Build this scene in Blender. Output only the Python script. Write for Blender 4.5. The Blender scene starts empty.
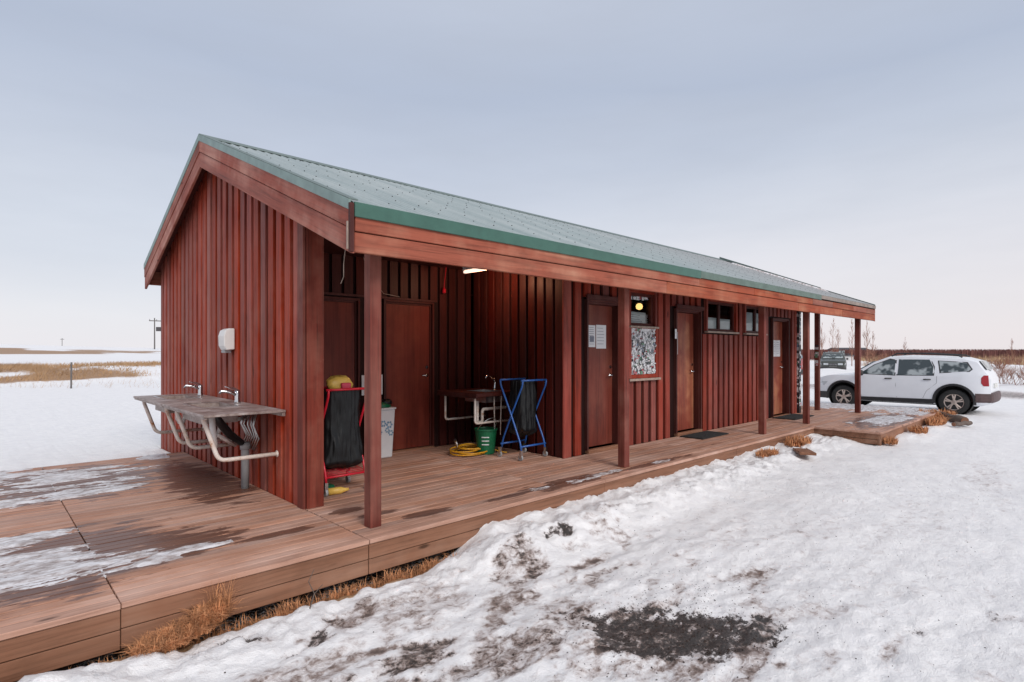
import bpy, math, random
import numpy as np
from mathutils import Vector, Matrix
R = math.radians
random.seed(7)
S = bpy.context.scene
C = S.collection
Q = 1.0

# ------------------------------------------------------------------ helpers
class MB:
    def __init__(s): s.v = []; s.f = []
    def add(s, vs, fs):
        n = len(s.v); s.v += [tuple(p) for p in vs]; s.f += [tuple(i + n for i in f) for f in fs]
    def box(s, x0, y0, z0, x1, y1, z1, M=None):
        vs = [(x0,y0,z0),(x1,y0,z0),(x1,y1,z0),(x0,y1,z0),(x0,y0,z1),(x1,y0,z1),(x1,y1,z1),(x0,y1,z1)]
        if M: vs = [M @ Vector(p) for p in vs]
        s.add(vs, [(0,3,2,1),(4,5,6,7),(0,1,5,4),(1,2,6,5),(2,3,7,6),(3,0,4,7)]); return s
    def prism(s, pts, d):
        """closed planar polygon pts extruded by vector d"""
        n = len(pts); d = Vector(d)
        vs = [Vector(p) for p in pts] + [Vector(p) + d for p in pts]
        s.add(vs, [tuple(range(n))[::-1], tuple(range(n, 2*n))] + [(i, (i+1) % n, n+(i+1) % n, n+i) for i in range(n)]); return s
    def tube(s, path, r, n=8, cap=True):
        P = [Vector(p) for p in path]; rs = r if isinstance(r, (list, tuple)) else [r]*len(P)
        vs = []; prev = None
        for i, p in enumerate(P):
            t = (P[min(i+1, len(P)-1)] - P[max(i-1, 0)])
            t = t.normalized() if t.length > 1e-9 else Vector((0,0,1))
            if prev is None:
                a = Vector((0,0,1)) if abs(t.z) < .9 else Vector((1,0,0)); u = t.cross(a).normalized()
            else:
                u = prev - t*prev.dot(t); u = u.normalized() if u.length > 1e-6 else t.orthogonal().normalized()
            prev = u; w = t.cross(u)
            for k in range(n):
                a = 2*math.pi*k/n; vs.append(p + (u*math.cos(a) + w*math.sin(a))*rs[i])
        fs = [(i*n+k, i*n+(k+1) % n, (i+1)*n+(k+1) % n, (i+1)*n+k) for i in range(len(P)-1) for k in range(n)]
        if cap: fs += [tuple(range(n))[::-1], tuple(range((len(P)-1)*n, len(P)*n))]
        s.add(vs, fs); return s
    def lathe(s, prof, c, n=24, axis='z', caps=True):
        """prof: list of (r, h)"""
        vs = []
        for r, h in prof:
            for k in range(n):
                a = 2*math.pi*k/n; x, y = r*math.cos(a), r*math.sin(a)
                p = (x, y, h) if axis == 'z' else ((x, h, y) if axis == 'y' else (h, x, y))
                vs.append((c[0]+p[0], c[1]+p[1], c[2]+p[2]))
        m = len(prof)
        fs = [(i*n+k, i*n+(k+1) % n, (i+1)*n+(k+1) % n, (i+1)*n+k) for i in range(m-1) for k in range(n)]
        if caps: fs += [tuple(range(n))[::-1], tuple(range((m-1)*n, m*n))]
        s.add(vs, fs); return s
    def build(s, name, mat, parent=None, origin=None, local=False, smooth=False, bevel=0):
        o0 = Vector((0,0,0))
        if parent is not None and not local:
            r = parent
            while r.parent: r = r.parent
            o0 = r.location.copy()
        if origin is not None: o0 = Vector(origin)
        me = bpy.data.meshes.new(name)
        me.from_pydata([tuple(Vector(p) - o0) for p in s.v], [], s.f); me.update()
        if smooth: me.shade_smooth()
        o = bpy.data.objects.new(name, me); C.objects.link(o)
        if mat: me.materials.append(mat)
        if parent is not None: o.parent = parent
        if origin is not None: o.location = o0
        if bevel:
            b = o.modifiers.new('bevel', 'BEVEL'); b.width = bevel; b.segments = 1; b.limit_method = 'ANGLE'
        return o

def round_path(pts, r=.05, n=5):
    """polyline with rounded corners"""
    P = [Vector(p) for p in pts]; out = [P[0]]
    for i in range(1, len(P)-1):
        a = (P[i-1]-P[i]); b = (P[i+1]-P[i]); rr = min(r, a.length*.45, b.length*.45)
        a = P[i] + a.normalized()*rr; b = P[i] + b.normalized()*rr
        for k in range(n+1):
            t = k/n; out.append(a*(1-t)**2 + P[i]*2*t*(1-t) + b*t*t)
    out.append(P[-1]); return out

def tag(o, label=None, cat=None, group=None, kind=None):
    if label: o['label'] = label
    if cat: o['category'] = cat
    if group: o['group'] = group
    if kind: o['kind'] = kind
    return o
def thing(name, label, cat, loc=(0,0,0), rz=0, group=None):
    o = bpy.data.objects.new(name, None); C.objects.link(o); o.empty_display_size = .1
    o.location = loc; o.rotation_euler = (0,0,rz)
    return tag(o, label, cat, group)
def copy_tree(o, parent=None):
    c = o.copy(); C.objects.link(c)
    if parent is not None: c.parent = parent
    for ch in list(o.children): copy_tree(ch, c)
    return c

# numpy value noise
def _hash(ix, iy, seed):
    h = (ix.astype(np.int64)*374761393 + iy.astype(np.int64)*668265263 + seed*1442695041) & 0xffffffff
    h = ((h ^ (h >> 13))*1274126177) & 0xffffffff
    h = h ^ (h >> 16)
    return (h & 0xffff)/65535.0
def vnoise(x, y, seed=0):
    ix = np.floor(x); iy = np.floor(y); fx = x-ix; fy = y-iy
    u = fx*fx*fx*(fx*(fx*6-15)+10); v = fy*fy*fy*(fy*(fy*6-15)+10)
    a = _hash(ix,iy,seed); b = _hash(ix+1,iy,seed); c = _hash(ix,iy+1,seed); d = _hash(ix+1,iy+1,seed)
    return a*(1-u)*(1-v)+b*u*(1-v)+c*(1-u)*v+d*u*v
def fbm(x, y, o=4, seed=0, g=.5):
    s = 0; a = 1; t = 0
    for i in range(o):
        s = s + a*vnoise(x*2**i + 17.3*i, y*2**i - 9.1*i, seed+i); t += a; a *= g
    return s/t - .5
def ss(a, b, x):
    t = np.clip((x-a)/(b-a), 0, 1); return t*t*(3-2*t)

# ------------------------------------------------------------------ materials
def newmat(name):
    m = bpy.data.materials.new(name); m.use_nodes = True
    nt = m.node_tree; b = nt.nodes['Principled BSDF']; return m, nt, b
def N(nt, t, **k):
    n = nt.nodes.new(t)
    for a, v in k.items(): setattr(n, a, v)
    return n
def ramp(nt, fac, stops):
    r = N(nt, 'ShaderNodeValToRGB'); e = r.color_ramp.elements
    while len(e) < len(stops): e.new(.5)
    for i, (p, c) in enumerate(stops): e[i].position = p; e[i].color = (*c, 1) if len(c) == 3 else c
    nt.links.new(fac, r.inputs[0]); return r.outputs[0]
def mixc(nt, fac, a, b, mode='MIX'):
    m = N(nt, 'ShaderNodeMix', data_type='RGBA', blend_type=mode)
    for s, v in ((0, fac), (6, a), (7, b)):
        if hasattr(v, 'is_linked') or hasattr(v, 'links'): nt.links.new(v, m.inputs[s])
        else: m.inputs[s].default_value = v if s == 0 else (*v, 1)
    return m.outputs[2]
def math_(nt, op, a, b=None, clamp=False):
    m = N(nt, 'ShaderNodeMath', operation=op, use_clamp=clamp)
    for i, v in enumerate((a, b)):
        if v is None: continue
        if hasattr(v, 'links'): nt.links.new(v, m.inputs[i])
        else: m.inputs[i].default_value = v
    return m.outputs[0]
def coords(nt, scale=(1,1,1), rot=(0,0,0), gen='Object', tilt=0):
    tc = N(nt, 'ShaderNodeTexCoord'); mp = N(nt, 'ShaderNodeMapping')
    mp.inputs['Scale'].default_value = scale; mp.inputs['Rotation'].default_value = rot
    src = tc.outputs[gen]
    if tilt:
        vr = N(nt, 'ShaderNodeVectorRotate', rotation_type='X_AXIS'); vr.inputs['Angle'].default_value = tilt; nt.links.new(src, vr.inputs['Vector']); src = vr.outputs[0]
    nt.links.new(src, mp.inputs[0]); return mp.outputs[0]
def noise(nt, vec, scale, detail=4, rough=.55, dist=0, w=None):
    n = N(nt, 'ShaderNodeTexNoise'); n.inputs['Scale'].default_value = scale; n.inputs['Detail'].default_value = detail
    n.inputs['Roughness'].default_value = rough; n.inputs['Distortion'].default_value = dist
    if w is not None: n.noise_dimensions = '4D'; nt.links.new(w, n.inputs['W'])
    nt.links.new(vec, n.inputs['Vector']); return n.outputs['Fac']
def bump(nt, b, h, strength=.3, dist=.01):
    n = N(nt, 'ShaderNodeBump'); n.inputs['Strength'].default_value = strength; n.inputs['Distance'].default_value = dist
    nt.links.new(h, n.inputs['Height']); nt.links.new(n.outputs[0], b.inputs['Normal'])
def plain(name, col, rough=.5, metal=0, var=.12, scale=8, bmp=0, spec=None):
    m, nt, b = newmat(name)
    v = coords(nt); f = noise(nt, v, scale, 5, .6)
    c = ramp(nt, f, [(.3, tuple(x*(1-var) for x in col)), (.7, tuple(min(1, x*(1+var)) for x in col))])
    nt.links.new(c, b.inputs['Base Color']); b.inputs['Roughness'].default_value = rough; b.inputs['Metallic'].default_value = metal
    if spec is not None: b.inputs['Specular IOR Level'].default_value = spec
    if bmp: bump(nt, b, f, bmp, .005)
    return m
def wood(name, base, dark, pale=None, axis='z', grain=1.0, rough=.6, palef=.5, knots=True, spread=.35, bmp=.35, extra=None, tilt=0):
    """stained timber: grain stretched along axis, each board with its own tone"""
    m, nt, b = newmat(name)
    sc = {'z': (1,1,.045), 'x': (.045,1,1), 'y': (1,.045,1)}[axis]
    v = coords(nt, sc, tilt=tilt); g = N(nt, 'ShaderNodeNewGeometry'); rnd = g.outputs['Random Per Island']
    w = math_(nt, 'MULTIPLY', rnd, 37.0)
    f1 = noise(nt, v, 42*grain, 5, .65, .4, w); f2 = noise(nt, v, 9*grain, 3, .5, .3, w)
    vo = coords(nt, (1,1,1)); f3 = noise(nt, vo, 1.6, 4, .6); f4 = noise(nt, vo, 14, 4, .7)
    c = ramp(nt, f1, [(.3, dark), (.52, base), (.75, tuple(min(1, x*1.18) for x in base))])
    c2 = ramp(nt, f2, [(.3, tuple(x*.62 for x in base)), (.65, tuple(min(1, x*1.12) for x in base))])
    c = mixc(nt, .45, c, c2)
    st = noise(nt, coords(nt, tuple(x*.5 if x < .5 else x for x in sc), tilt=tilt), 70*grain, 3, .6, .2, w); c = mixc(nt, math_(nt, 'MULTIPLY', ramp(nt, st, [(.56, (0,0,0)), (.70, (1,1,1))]), .55), c, dark)
    bl = noise(nt, coords(nt, tuple(max(x, .22) for x in (1,1,1)) if False else tuple((.25 if x < .5 else 1) for x in sc), tilt=tilt), 5, 5, .65, .5, w)
    c = mixc(nt, math_(nt, 'MULTIPLY', ramp(nt, bl, [(.52, (0,0,0)), (.70, (1,1,1))]), .5), c, dark)
    if pale:
        pf = math_(nt, 'MULTIPLY', ramp(nt, f3, [(.42, (0,0,0)), (.66, (1,1,1))]), ramp(nt, f2, [(.38, (.1,.1,.1)), (.62, (1,1,1))]))
        pf = math_(nt, 'MULTIPLY', pf, palef); c = mixc(nt, pf, c, pale)
        sp = ramp(nt, f4, [(.68, (0,0,0)), (.74, (1,1,1))]); c = mixc(nt, math_(nt, 'MULTIPLY', sp, palef*.35), c, pale)
    # per board brightness and saturation
    h = N(nt, 'ShaderNodeHueSaturation'); nt.links.new(c, h.inputs['Color'])
    nt.links.new(math_(nt, 'ADD', math_(nt, 'MULTIPLY', rnd, spread*2), 1-spread), h.inputs['Value'])
    nt.links.new(math_(nt, 'ADD', math_(nt, 'MULTIPLY', math_(nt, 'FRACT', math_(nt, 'MULTIPLY', rnd, 7.3)), .2), .84), h.inputs['Saturation'])
    c = h.outputs[0]
    if knots:
        kv = coords(nt, {'z': (1,1,.3), 'x': (.3,1,1), 'y': (1,.3,1)}[axis]); k = N(nt, 'ShaderNodeTexVoronoi'); k.inputs['Scale'].default_value = 3.2
        nt.links.new(kv, k.inputs['Vector']); kf = ramp(nt, k.outputs['Distance'], [(.035, (1,1,1)), (.07, (0,0,0))])
        c = mixc(nt, math_(nt, 'MULTIPLY', kf, .75), c, tuple(x*.3 for x in dark))
    ro = math_(nt, 'ADD', math_(nt, 'MULTIPLY', f2, .3), rough-.15)
    if extra: c, ro = extra(nt, c, ro)
    nt.links.new(c, b.inputs['Base Color']); nt.links.new(ro, b.inputs['Roughness'])
    b.inputs['Specular IOR Level'].default_value = .16
    bump(nt, b, f1, bmp, .004)
    return m

def wet_and_shade(nt, c, ro):
    """damp stains on the deck boards, with painted shade below the sink benches: fixed places, ragged edges (object coordinates, metres)"""
    tc = N(nt, 'ShaderNodeTexCoord'); sep = N(nt, 'ShaderNodeSeparateXYZ'); nt.links.new(tc.outputs['Object'], sep.inputs[0])
    v = coords(nt, (.7, 2.6, 1)); n = noise(nt, v, 3.6, 6, .68)
    tot = None
    for (x, y, a, bb) in [(1.15,4.62,.45,.38),(1.75,6.9,.42,1.7),(2.9,4.08,.34,.10),(4.75,4.0,.95,.20),(1.7,4.4,.5,.08),(2.55,4.35,.25,.08),(3.8,4.0,.45,.07),(.3,4.9,1.2,.95),(.8,7.7,1.0,1.3),(6.3,3.93,.9,.09),(1.9,6.15,.28,.5),(13.6,3.2,2.2,.6),(2.4,4.62,.2,.1)]:  # long patch below the sink benches paints their shadow along with the damp
        dx = math_(nt, 'DIVIDE', math_(nt, 'SUBTRACT', sep.outputs[0], x-DX), a); dy = math_(nt, 'DIVIDE', math_(nt, 'SUBTRACT', sep.outputs[1], y-DY), bb)
        d = math_(nt, 'SUBTRACT', 1.0, math_(nt, 'SQRT', math_(nt, 'ADD', math_(nt, 'MULTIPLY', dx, dx), math_(nt, 'MULTIPLY', dy, dy))), True)
        tot = d if tot is None else math_(nt, 'MAXIMUM', tot, d)
    f = math_(nt, 'ADD', math_(nt, 'MULTIPLY', tot, .8), math_(nt, 'MULTIPLY', math_(nt, 'SUBTRACT', n, .5), 1.9))
    f = math_(nt, 'MULTIPLY', f, ramp(nt, tot, [(0, (0,0,0)), (.05, (1,1,1))]))
    f = ramp(nt, f, [(.14, (0,0,0)), (.26, (1,1,1))])
    c = mixc(nt, math_(nt, 'MULTIPLY', f, .78), c, (.085,.036,.026))
    ro2 = math_(nt, 'SUBTRACT', ro, math_(nt, 'MULTIPLY', f, .28))
    return c, ro2
DX, DY = 2.13, 3.80   # deck root position

M = {}
RED = (.25,.045,.030)
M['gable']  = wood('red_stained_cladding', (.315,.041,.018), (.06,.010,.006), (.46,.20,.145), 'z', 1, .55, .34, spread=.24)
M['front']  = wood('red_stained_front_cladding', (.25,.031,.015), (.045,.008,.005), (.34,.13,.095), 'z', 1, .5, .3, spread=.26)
M['inner']  = wood('shade_dark_back_boards', (.022,.006,.005), (.010,.004,.003), None, 'z', 1, .65, spread=.25)  # near black: shade of the cladding gaps put into the board colour
M['alcove'] = wood('shade_dark_alcove_boards', (.065,.011,.008), (.02,.006,.005), None, 'z', 1, .45, spread=.25)  # recess shade darkened into the alcove board colour
M['fascia'] = wood('weathered_fascia_timber', (.30,.066,.030), (.09,.022,.012), (.50,.25,.15), 'x', .8, .6, .6, spread=.12)
for _k, _t in (('rake', -1), ('rake2', 1)): M[_k] = wood('weathered_barge_timber', (.29,.062,.034), (.09,.020,.013), (.54,.28,.21), 'y', .9, .6, .7, spread=.12, tilt=_t*math.atan(.402))
M['post']   = wood('red_post_timber', (.16,.027,.016), (.04,.010,.007), (.38,.17,.12), 'z', .9, .55, .45, spread=.15)
M['door']   = wood('varnished_plywood_door', (.155,.024,.012), (.055,.011,.007), (.28,.09,.05), 'z', .6, .35, .5, knots=False, spread=.05, bmp=.1)
M['door_hot'] = wood('worn_plywood_door', (.23,.036,.015), (.07,.013,.008), (.50,.20,.085), 'z', .6, .33, .8, knots=False, spread=.05, bmp=.1)
M['door_in']= wood('alcove_plywood_door', (.17,.021,.009), (.06,.010,.006), (.30,.06,.022), 'z', .5, .4, .5, knots=False, spread=.05, bmp=.08)
M['frame']  = wood('dark_frame_timber', (.085,.02,.016), (.035,.01,.008), (.16,.08,.065), 'z', 1, .5, .3, spread=.1, knots=False)
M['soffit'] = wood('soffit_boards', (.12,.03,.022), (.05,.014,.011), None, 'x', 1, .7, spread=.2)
M['deck']   = wood('weathered_deck_boards', (.46,.245,.168), (.18,.080,.050), (.60,.40,.32), 'x', 1.1, .6, .7, spread=.13, bmp=.3, extra=wet_and_shade)
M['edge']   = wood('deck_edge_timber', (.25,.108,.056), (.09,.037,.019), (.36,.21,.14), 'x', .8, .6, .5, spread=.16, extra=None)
M['groove'] = plain('near_black_timber', (.035,.02,.015), .8)  # near-black tone, so the gaps between deck boards read dark
M['gutter'] = plain('green_painted_steel', (.045,.12,.092), .42, 0, .15, 5)
M['gutter2'] = plain('dulled_green_steel', (.10,.15,.125), .5, 0, .25, 5)
M['gutter3'] = plain('weathered_eave_steel', (.24,.19,.16), .55, 0, .35, 5)
M['cap']    = plain('grey_green_steel_cap', (.12,.16,.15), .5, 0, .2, 6)
M['verge']  = plain('pale_green_verge_steel', (.20,.28,.26), .45, 0, .2, 5)
M['screw']  = plain('roof_screw_steel', (.05,.055,.055), .5, .5)
M['paper']  = plain('white_paper', (.72,.74,.76), .7, 0, .04)
M['ink']    = plain('grey_print', (.2,.22,.27), .8)
M['inkblue']= plain('blue_print', (.16,.28,.40), .7, 0, .3)
M['white_pl'] = plain('white_plastic', (.72,.71,.69), .35, 0, .05)
M['steel']  = plain('brushed_steel', (.55,.55,.55), .28, 1, .15, 20)
M['chrome'] = plain('chrome', (.6,.6,.62), .15, 1, .05)
M['blackpl']= plain('black_plastic', (.018,.018,.02), .45, 0, .2)
M['rubber'] = plain('black_rubber', (.02,.02,.02), .8, 0, .3, 20, .3)
M['bag']    = plain('black_bin_bag', (.009,.010,.011), .38, 0, .2, spec=.3)
M['redtube']= plain('red_painted_tube', (.55,.012,.03), .35, 0, .1)
M['bluetube']= plain('blue_painted_tube', (.02,.10,.36), .35, 0, .12)
M['green']  = plain('green_plastic', (.006,.13,.055), .4, 0, .2)
M['yellow'] = plain('yellow_hose', (.62,.30,.015), .4, 0, .1)
M['yelpack']= plain('yellow_packaging', (.75,.48,.10), .4, 0, .15)
M['pinkpack']= plain('red_packaging', (.55,.04,.08), .45)
M['concrete']= plain('grey_pvc', (.33,.34,.35), .5)
M['sill']   = plain('weathered_sill', (.35,.27,.22), .6, 0, .3)
M['carwhite'] = plain('white_car_paint', (.74,.76,.80), .22, 0, .03, 3)
M['cardark']  = plain('dark_car_paint', (.06,.065,.06), .25, 0, .05, 3)
M['carred']   = plain('red_car_paint', (.35,.03,.03), .25, 0, .05, 3)
M['carplast'] = plain('grey_bumper_plastic', (.035,.033,.035), .6, 0, .15)
M['mauve']    = plain('dirty_bumper_plastic', (.09,.055,.055), .6, 0, .3, 4)
M['rim']      = plain('silver_wheel', (.46,.38,.34), .35, .6, .25, 10)
M['tail']     = plain('red_lens', (.30,.012,.02), .15)
M['headl']    = plain('clear_lamp_lens', (.5,.53,.56), .1)
M['plate']    = plain('number_plate', (.65,.65,.62), .5)
M['dry']    = plain('dry_grass', (.54,.25,.115), .8, 0, .6, 16)
M['drypale'] = plain('pale_dry_grass', (.42,.27,.15), .8, 0, .35, .5)
M['twig']   = plain('bare_twigs', (.30,.14,.09), .8, 0, .3, 3)
M['twigfar'] = plain('far_bare_scrub', (.17,.068,.058), .9, 0, .3, .2)
M['bark']   = plain('grey_bark', (.12,.09,.075), .9, 0, .3, 12, .5)
M['greywood'] = plain('grey_weathered_wood', (.13,.12,.115), .85, 0, .3, 10, .3)
M['barn']   = plain('dark_barn_steel', (.06,.055,.06), .7)
M['whitewall'] = plain('white_wall', (.6,.6,.6), .7)
M['redroof'] = plain('red_roof', (.3,.08,.05), .7)

def tablemat():
    m, nt, b = newmat('stained_steel_worktop')
    v = coords(nt); f = noise(nt, v, 5, 6, .65); f2 = noise(nt, v, 26, 4, .6)
    c = ramp(nt, f, [(.35, (.17,.11,.09)), (.5, (.36,.28,.25)), (.66, (.58,.53,.51))])
    c = mixc(nt, .35, c, ramp(nt, f2, [(.35, (.12,.08,.07)), (.65, (.5,.45,.43))]))
    nt.links.new(c, b.inputs['Base Color']); b.inputs['Roughness'].default_value = .45; b.inputs['Metallic'].default_value = .25
    bump(nt, b, f2, .2, .003); return m
M['worktop'] = tablemat()
def rustytube():
    m, nt, b = newmat('cream_enamel_with_rust')
    v = coords(nt); f = noise(nt, v, 9, 5, .7)
    g = N(nt, 'ShaderNodeTexCoord'); sp = N(nt, 'ShaderNodeSeparateXYZ'); nt.links.new(g.outputs['Object'], sp.inputs[0])
    c = ramp(nt, f, [(.32, (.42,.17,.06)), (.42, (.68,.58,.51)), (.6, (.78,.72,.67))])
    nt.links.new(c, b.inputs['Base Color']); b.inputs['Roughness'].default_value = .4; return m
M['tube'] = rustytube()
def roofmat():
    m, nt, b = newmat('sky_paled_green_roof_steel')
    v = coords(nt, (1,.15,.15)); f = noise(nt, v, 3, 4, .6); f2 = noise(nt, coords(nt), 22, 4, .6)
    c = ramp(nt, f, [(.3, (.25,.31,.31)), (.7, (.40,.445,.44))])  # sky reflection on the roof lightened into the base colour
    sp = N(nt, 'ShaderNodeTexCoord'); sx = N(nt, 'ShaderNodeSeparateXYZ'); nt.links.new(sp.outputs['Object'], sx.inputs[0])
    far = math_(nt, 'MULTIPLY', math_(nt, 'SUBTRACT', sx.outputs[0], 4.5), .12, True)
    c = mixc(nt, math_(nt, 'MULTIPLY', far, .75), c, (.33,.30,.29))
    c = mixc(nt, math_(nt, 'MULTIPLY', ramp(nt, f2, [(.55, (0,0,0)), (.7, (1,1,1))]), .3), c, (.15,.17,.17))
    nt.links.new(c, b.inputs['Base Color']); b.inputs['Roughness'].default_value = .38; b.inputs['Metallic'].default_value = .15
    return m
M['roof'] = roofmat()
def snowmat(name='snow'):
    m, nt, b = newmat(name)
    v = coords(nt); a = N(nt, 'ShaderNodeAttribute', attribute_name='dirt'); a2 = N(nt, 'ShaderNodeAttribute', attribute_name='grass'); a3 = N(nt, 'ShaderNodeAttribute', attribute_name='soil')
    n1 = noise(nt, v, 30, 6, .7); n2 = noise(nt, v, 6, 5, .6); n3 = noise(nt, v, 110, 3, .6)
    snow = ramp(nt, n2, [(.3, (.80,.79,.80)), (.7, (.90,.885,.88))])
    # slush: grey brown melt
    n4 = noise(nt, coords(nt, (1,1.5,1)), 10, 6, .7, .6)
    f = math_(nt, 'ADD', a.outputs['Fac'], math_(nt, 'MULTIPLY', math_(nt, 'SUBTRACT', n1, .5), .8))
    f = math_(nt, 'ADD', f, math_(nt, 'MULTIPLY', math_(nt, 'SUBTRACT', n4, .5), 1.9))
    slush = ramp(nt, n4, [(.3, (.13,.092,.078)), (.5, (.28,.21,.185)), (.7, (.50,.43,.40))])
    f = math_(nt, 'ADD', f, math_(nt, 'MULTIPLY', a3.outputs['Fac'], .45))
    c = mixc(nt, ramp(nt, f, [(.10, (0,0,0)), (.42, (.45,.45,.45)), (.72, (1,1,1))]), snow, ramp(nt, f, [(.2, (.70,.65,.64)), (.55, (.50,.43,.41)), (.85, (.24,.18,.155)), (1.0, (.12,.09,.078))]))
    # black grit and soil
    f2 = math_(nt, 'ADD', a3.outputs['Fac'], math_(nt, 'MULTIPLY', math_(nt, 'SUBTRACT', n1, .5), 1.3))
    f2 = math_(nt, 'ADD', f2, math_(nt, 'MULTIPLY', math_(nt, 'SUBTRACT', n3, .5), .9))
    f2 = math_(nt, 'ADD', f2, math_(nt, 'MULTIPLY', math_(nt, 'SUBTRACT', n4, .5), 1.5))
    f2 = math_(nt, 'MULTIPLY', f2, ramp(nt, a3.outputs['Fac'], [(.0, (0,0,0)), (.12, (1,1,1))]))
    soil = ramp(nt, n3, [(.35, (.018,.015,.014)), (.6, (.06,.05,.045)), (.78, (.2,.18,.17))])
    sf = ramp(nt, f2, [(.42, (0,0,0)), (.6, (1,1,1))])
    c = mixc(nt, sf, c, soil)
    gr = ramp(nt, n1, [(.3, (.22,.12,.06)), (.7, (.48,.29,.16))])
    gf = math_(nt, 'ADD', a2.outputs['Fac'], math_(nt, 'MULTIPLY', math_(nt, 'SUBTRACT', n2, .5), .5))
    c = mixc(nt, ramp(nt, gf, [(.42, (0,0,0)), (.6, (1,1,1))]), c, gr)
    nt.links.new(c, b.inputs['Base Color'])
    nt.links.new(ramp(nt, f, [(.2, (.55,.55,.55)), (.6, (.28,.28,.28))]), b.inputs['Roughness'])
    h = math_(nt, 'ADD', math_(nt, 'MULTIPLY', n1, .6), math_(nt, 'MULTIPLY', n3, .25))
    h = math_(nt, 'ADD', h, math_(nt, 'MULTIPLY', n4, .9)); bump(nt, b, h, .75, .022)
    return m
M['snow'] = snowmat()
def icemat():
    m, nt, b = newmat('thin_icy_snow'); v = coords(nt); n1 = noise(nt, v, 40, 5, .7); n2 = noise(nt, coords(nt, (.6,2,1)), 7, 4, .6)
    n3 = noise(nt, coords(nt, (1,2.2,1)), 16, 5, .65); nn = math_(nt, 'ADD', math_(nt, 'MULTIPLY', n2, .55), math_(nt, 'MULTIPLY', n3, .45)); c = ramp(nt, nn, [(.38, (.25,.19,.17)), (.47, (.48,.43,.42)), (.56, (.74,.73,.75))]); nt.links.new(c, b.inputs['Base Color'])
    b.inputs['Roughness'].default_value = .3; bump(nt, b, n1, .5, .008); return m
M['ice'] = icemat()
def glassmat():
    m = bpy.data.materials.new('window_glass'); m.use_nodes = True; nt = m.node_tree; nt.nodes.clear()
    o = N(nt, 'ShaderNodeOutputMaterial'); mx = N(nt, 'ShaderNodeMixShader'); tr = N(nt, 'ShaderNodeBsdfTransparent'); gl = N(nt, 'ShaderNodeBsdfGlossy')
    gl.inputs['Roughness'].default_value = .03; tr.inputs['Color'].default_value = (.75,.8,.8,1); fr = N(nt, 'ShaderNodeFresnel'); fr.inputs[0].default_value = 1.5
    v = coords(nt); n = noise(nt, v, 2.5, 2); bp = N(nt, 'ShaderNodeBump'); bp.inputs['Strength'].default_value = .05; nt.links.new(n, bp.inputs['Height']); nt.links.new(bp.outputs[0], gl.inputs['Normal'])
    nt.links.new(fr.outputs[0], mx.inputs[0]); nt.links.new(tr.outputs[0], mx.inputs[1]); nt.links.new(gl.outputs[0], mx.inputs[2]); nt.links.new(mx.outputs[0], o.inputs[0]); return m
M['glass'] = glassmat()
def darkglass():
    m, nt, b = newmat('tinted_car_glass'); v = coords(nt); f = noise(nt, v, 3.4, 2)
    nt.links.new(ramp(nt, f, [(.46, (.035,.05,.055)), (.56, (.36,.40,.41))]), b.inputs['Base Color']); b.inputs['Roughness'].default_value = .06; b.inputs['Specular IOR Level'].default_value = .8; return m
M['carglass'] = darkglass()
def emis(name, col, s):
    m, nt, b = newmat(name); b.inputs['Base Color'].default_value = (*col, 1); b.inputs['Emission Color'].default_value = (*col, 1); b.inputs['Emission Strength'].default_value = s; return m
M['lamp'] = emis('lit_tube_diffuser', (1,.72,.58), 1.25)
M['bulb'] = emis('lit_warm_bulb', (1,.60,.20), 1.6)
def stickermat():
    m, nt, b = newmat('weathered_stickers'); g = N(nt, 'ShaderNodeNewGeometry'); r = g.outputs['Random Per Island']
    rp = N(nt, 'ShaderNodeValToRGB'); rp.color_ramp.interpolation = 'CONSTANT'; e = rp.color_ramp.elements
    cols = [(.7,.7,.72),(.04,.04,.05),(.75,.76,.78),(.8,.8,.8),(.45,.06,.07),(.72,.74,.78),(.8,.8,.82),(.02,.03,.03),(.78,.78,.76),(.7,.72,.75),(.18,.25,.36),(.8,.8,.8),(.76,.77,.8),(.12,.26,.16),(.7,.72,.75),(.03,.03,.03),(.78,.70,.72),(.8,.8,.83)]
    while len(e) < len(cols): e.new(.5)
    for i, c in enumerate(cols): e[i].position = i/len(cols); e[i].color = (*c, 1)
    nt.links.new(r, rp.inputs[0])
    v = coords(nt, (1,1,1)); n = noise(nt, v, 60, 3, .7); nt.links.new(mixc(nt, math_(nt, 'MULTIPLY', ramp(nt, n, [(.52, (0,0,0)), (.56, (1,1,1))]), .75), rp.outputs[0], (.08,.08,.1)), b.inputs['Base Color'])
    b.inputs['Roughness'].default_value = .35; return m
M['sticker'] = stickermat()
M['bin'] = plain('translucent_white_bin', (.68,.69,.71), .4, 0, .04)

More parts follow.
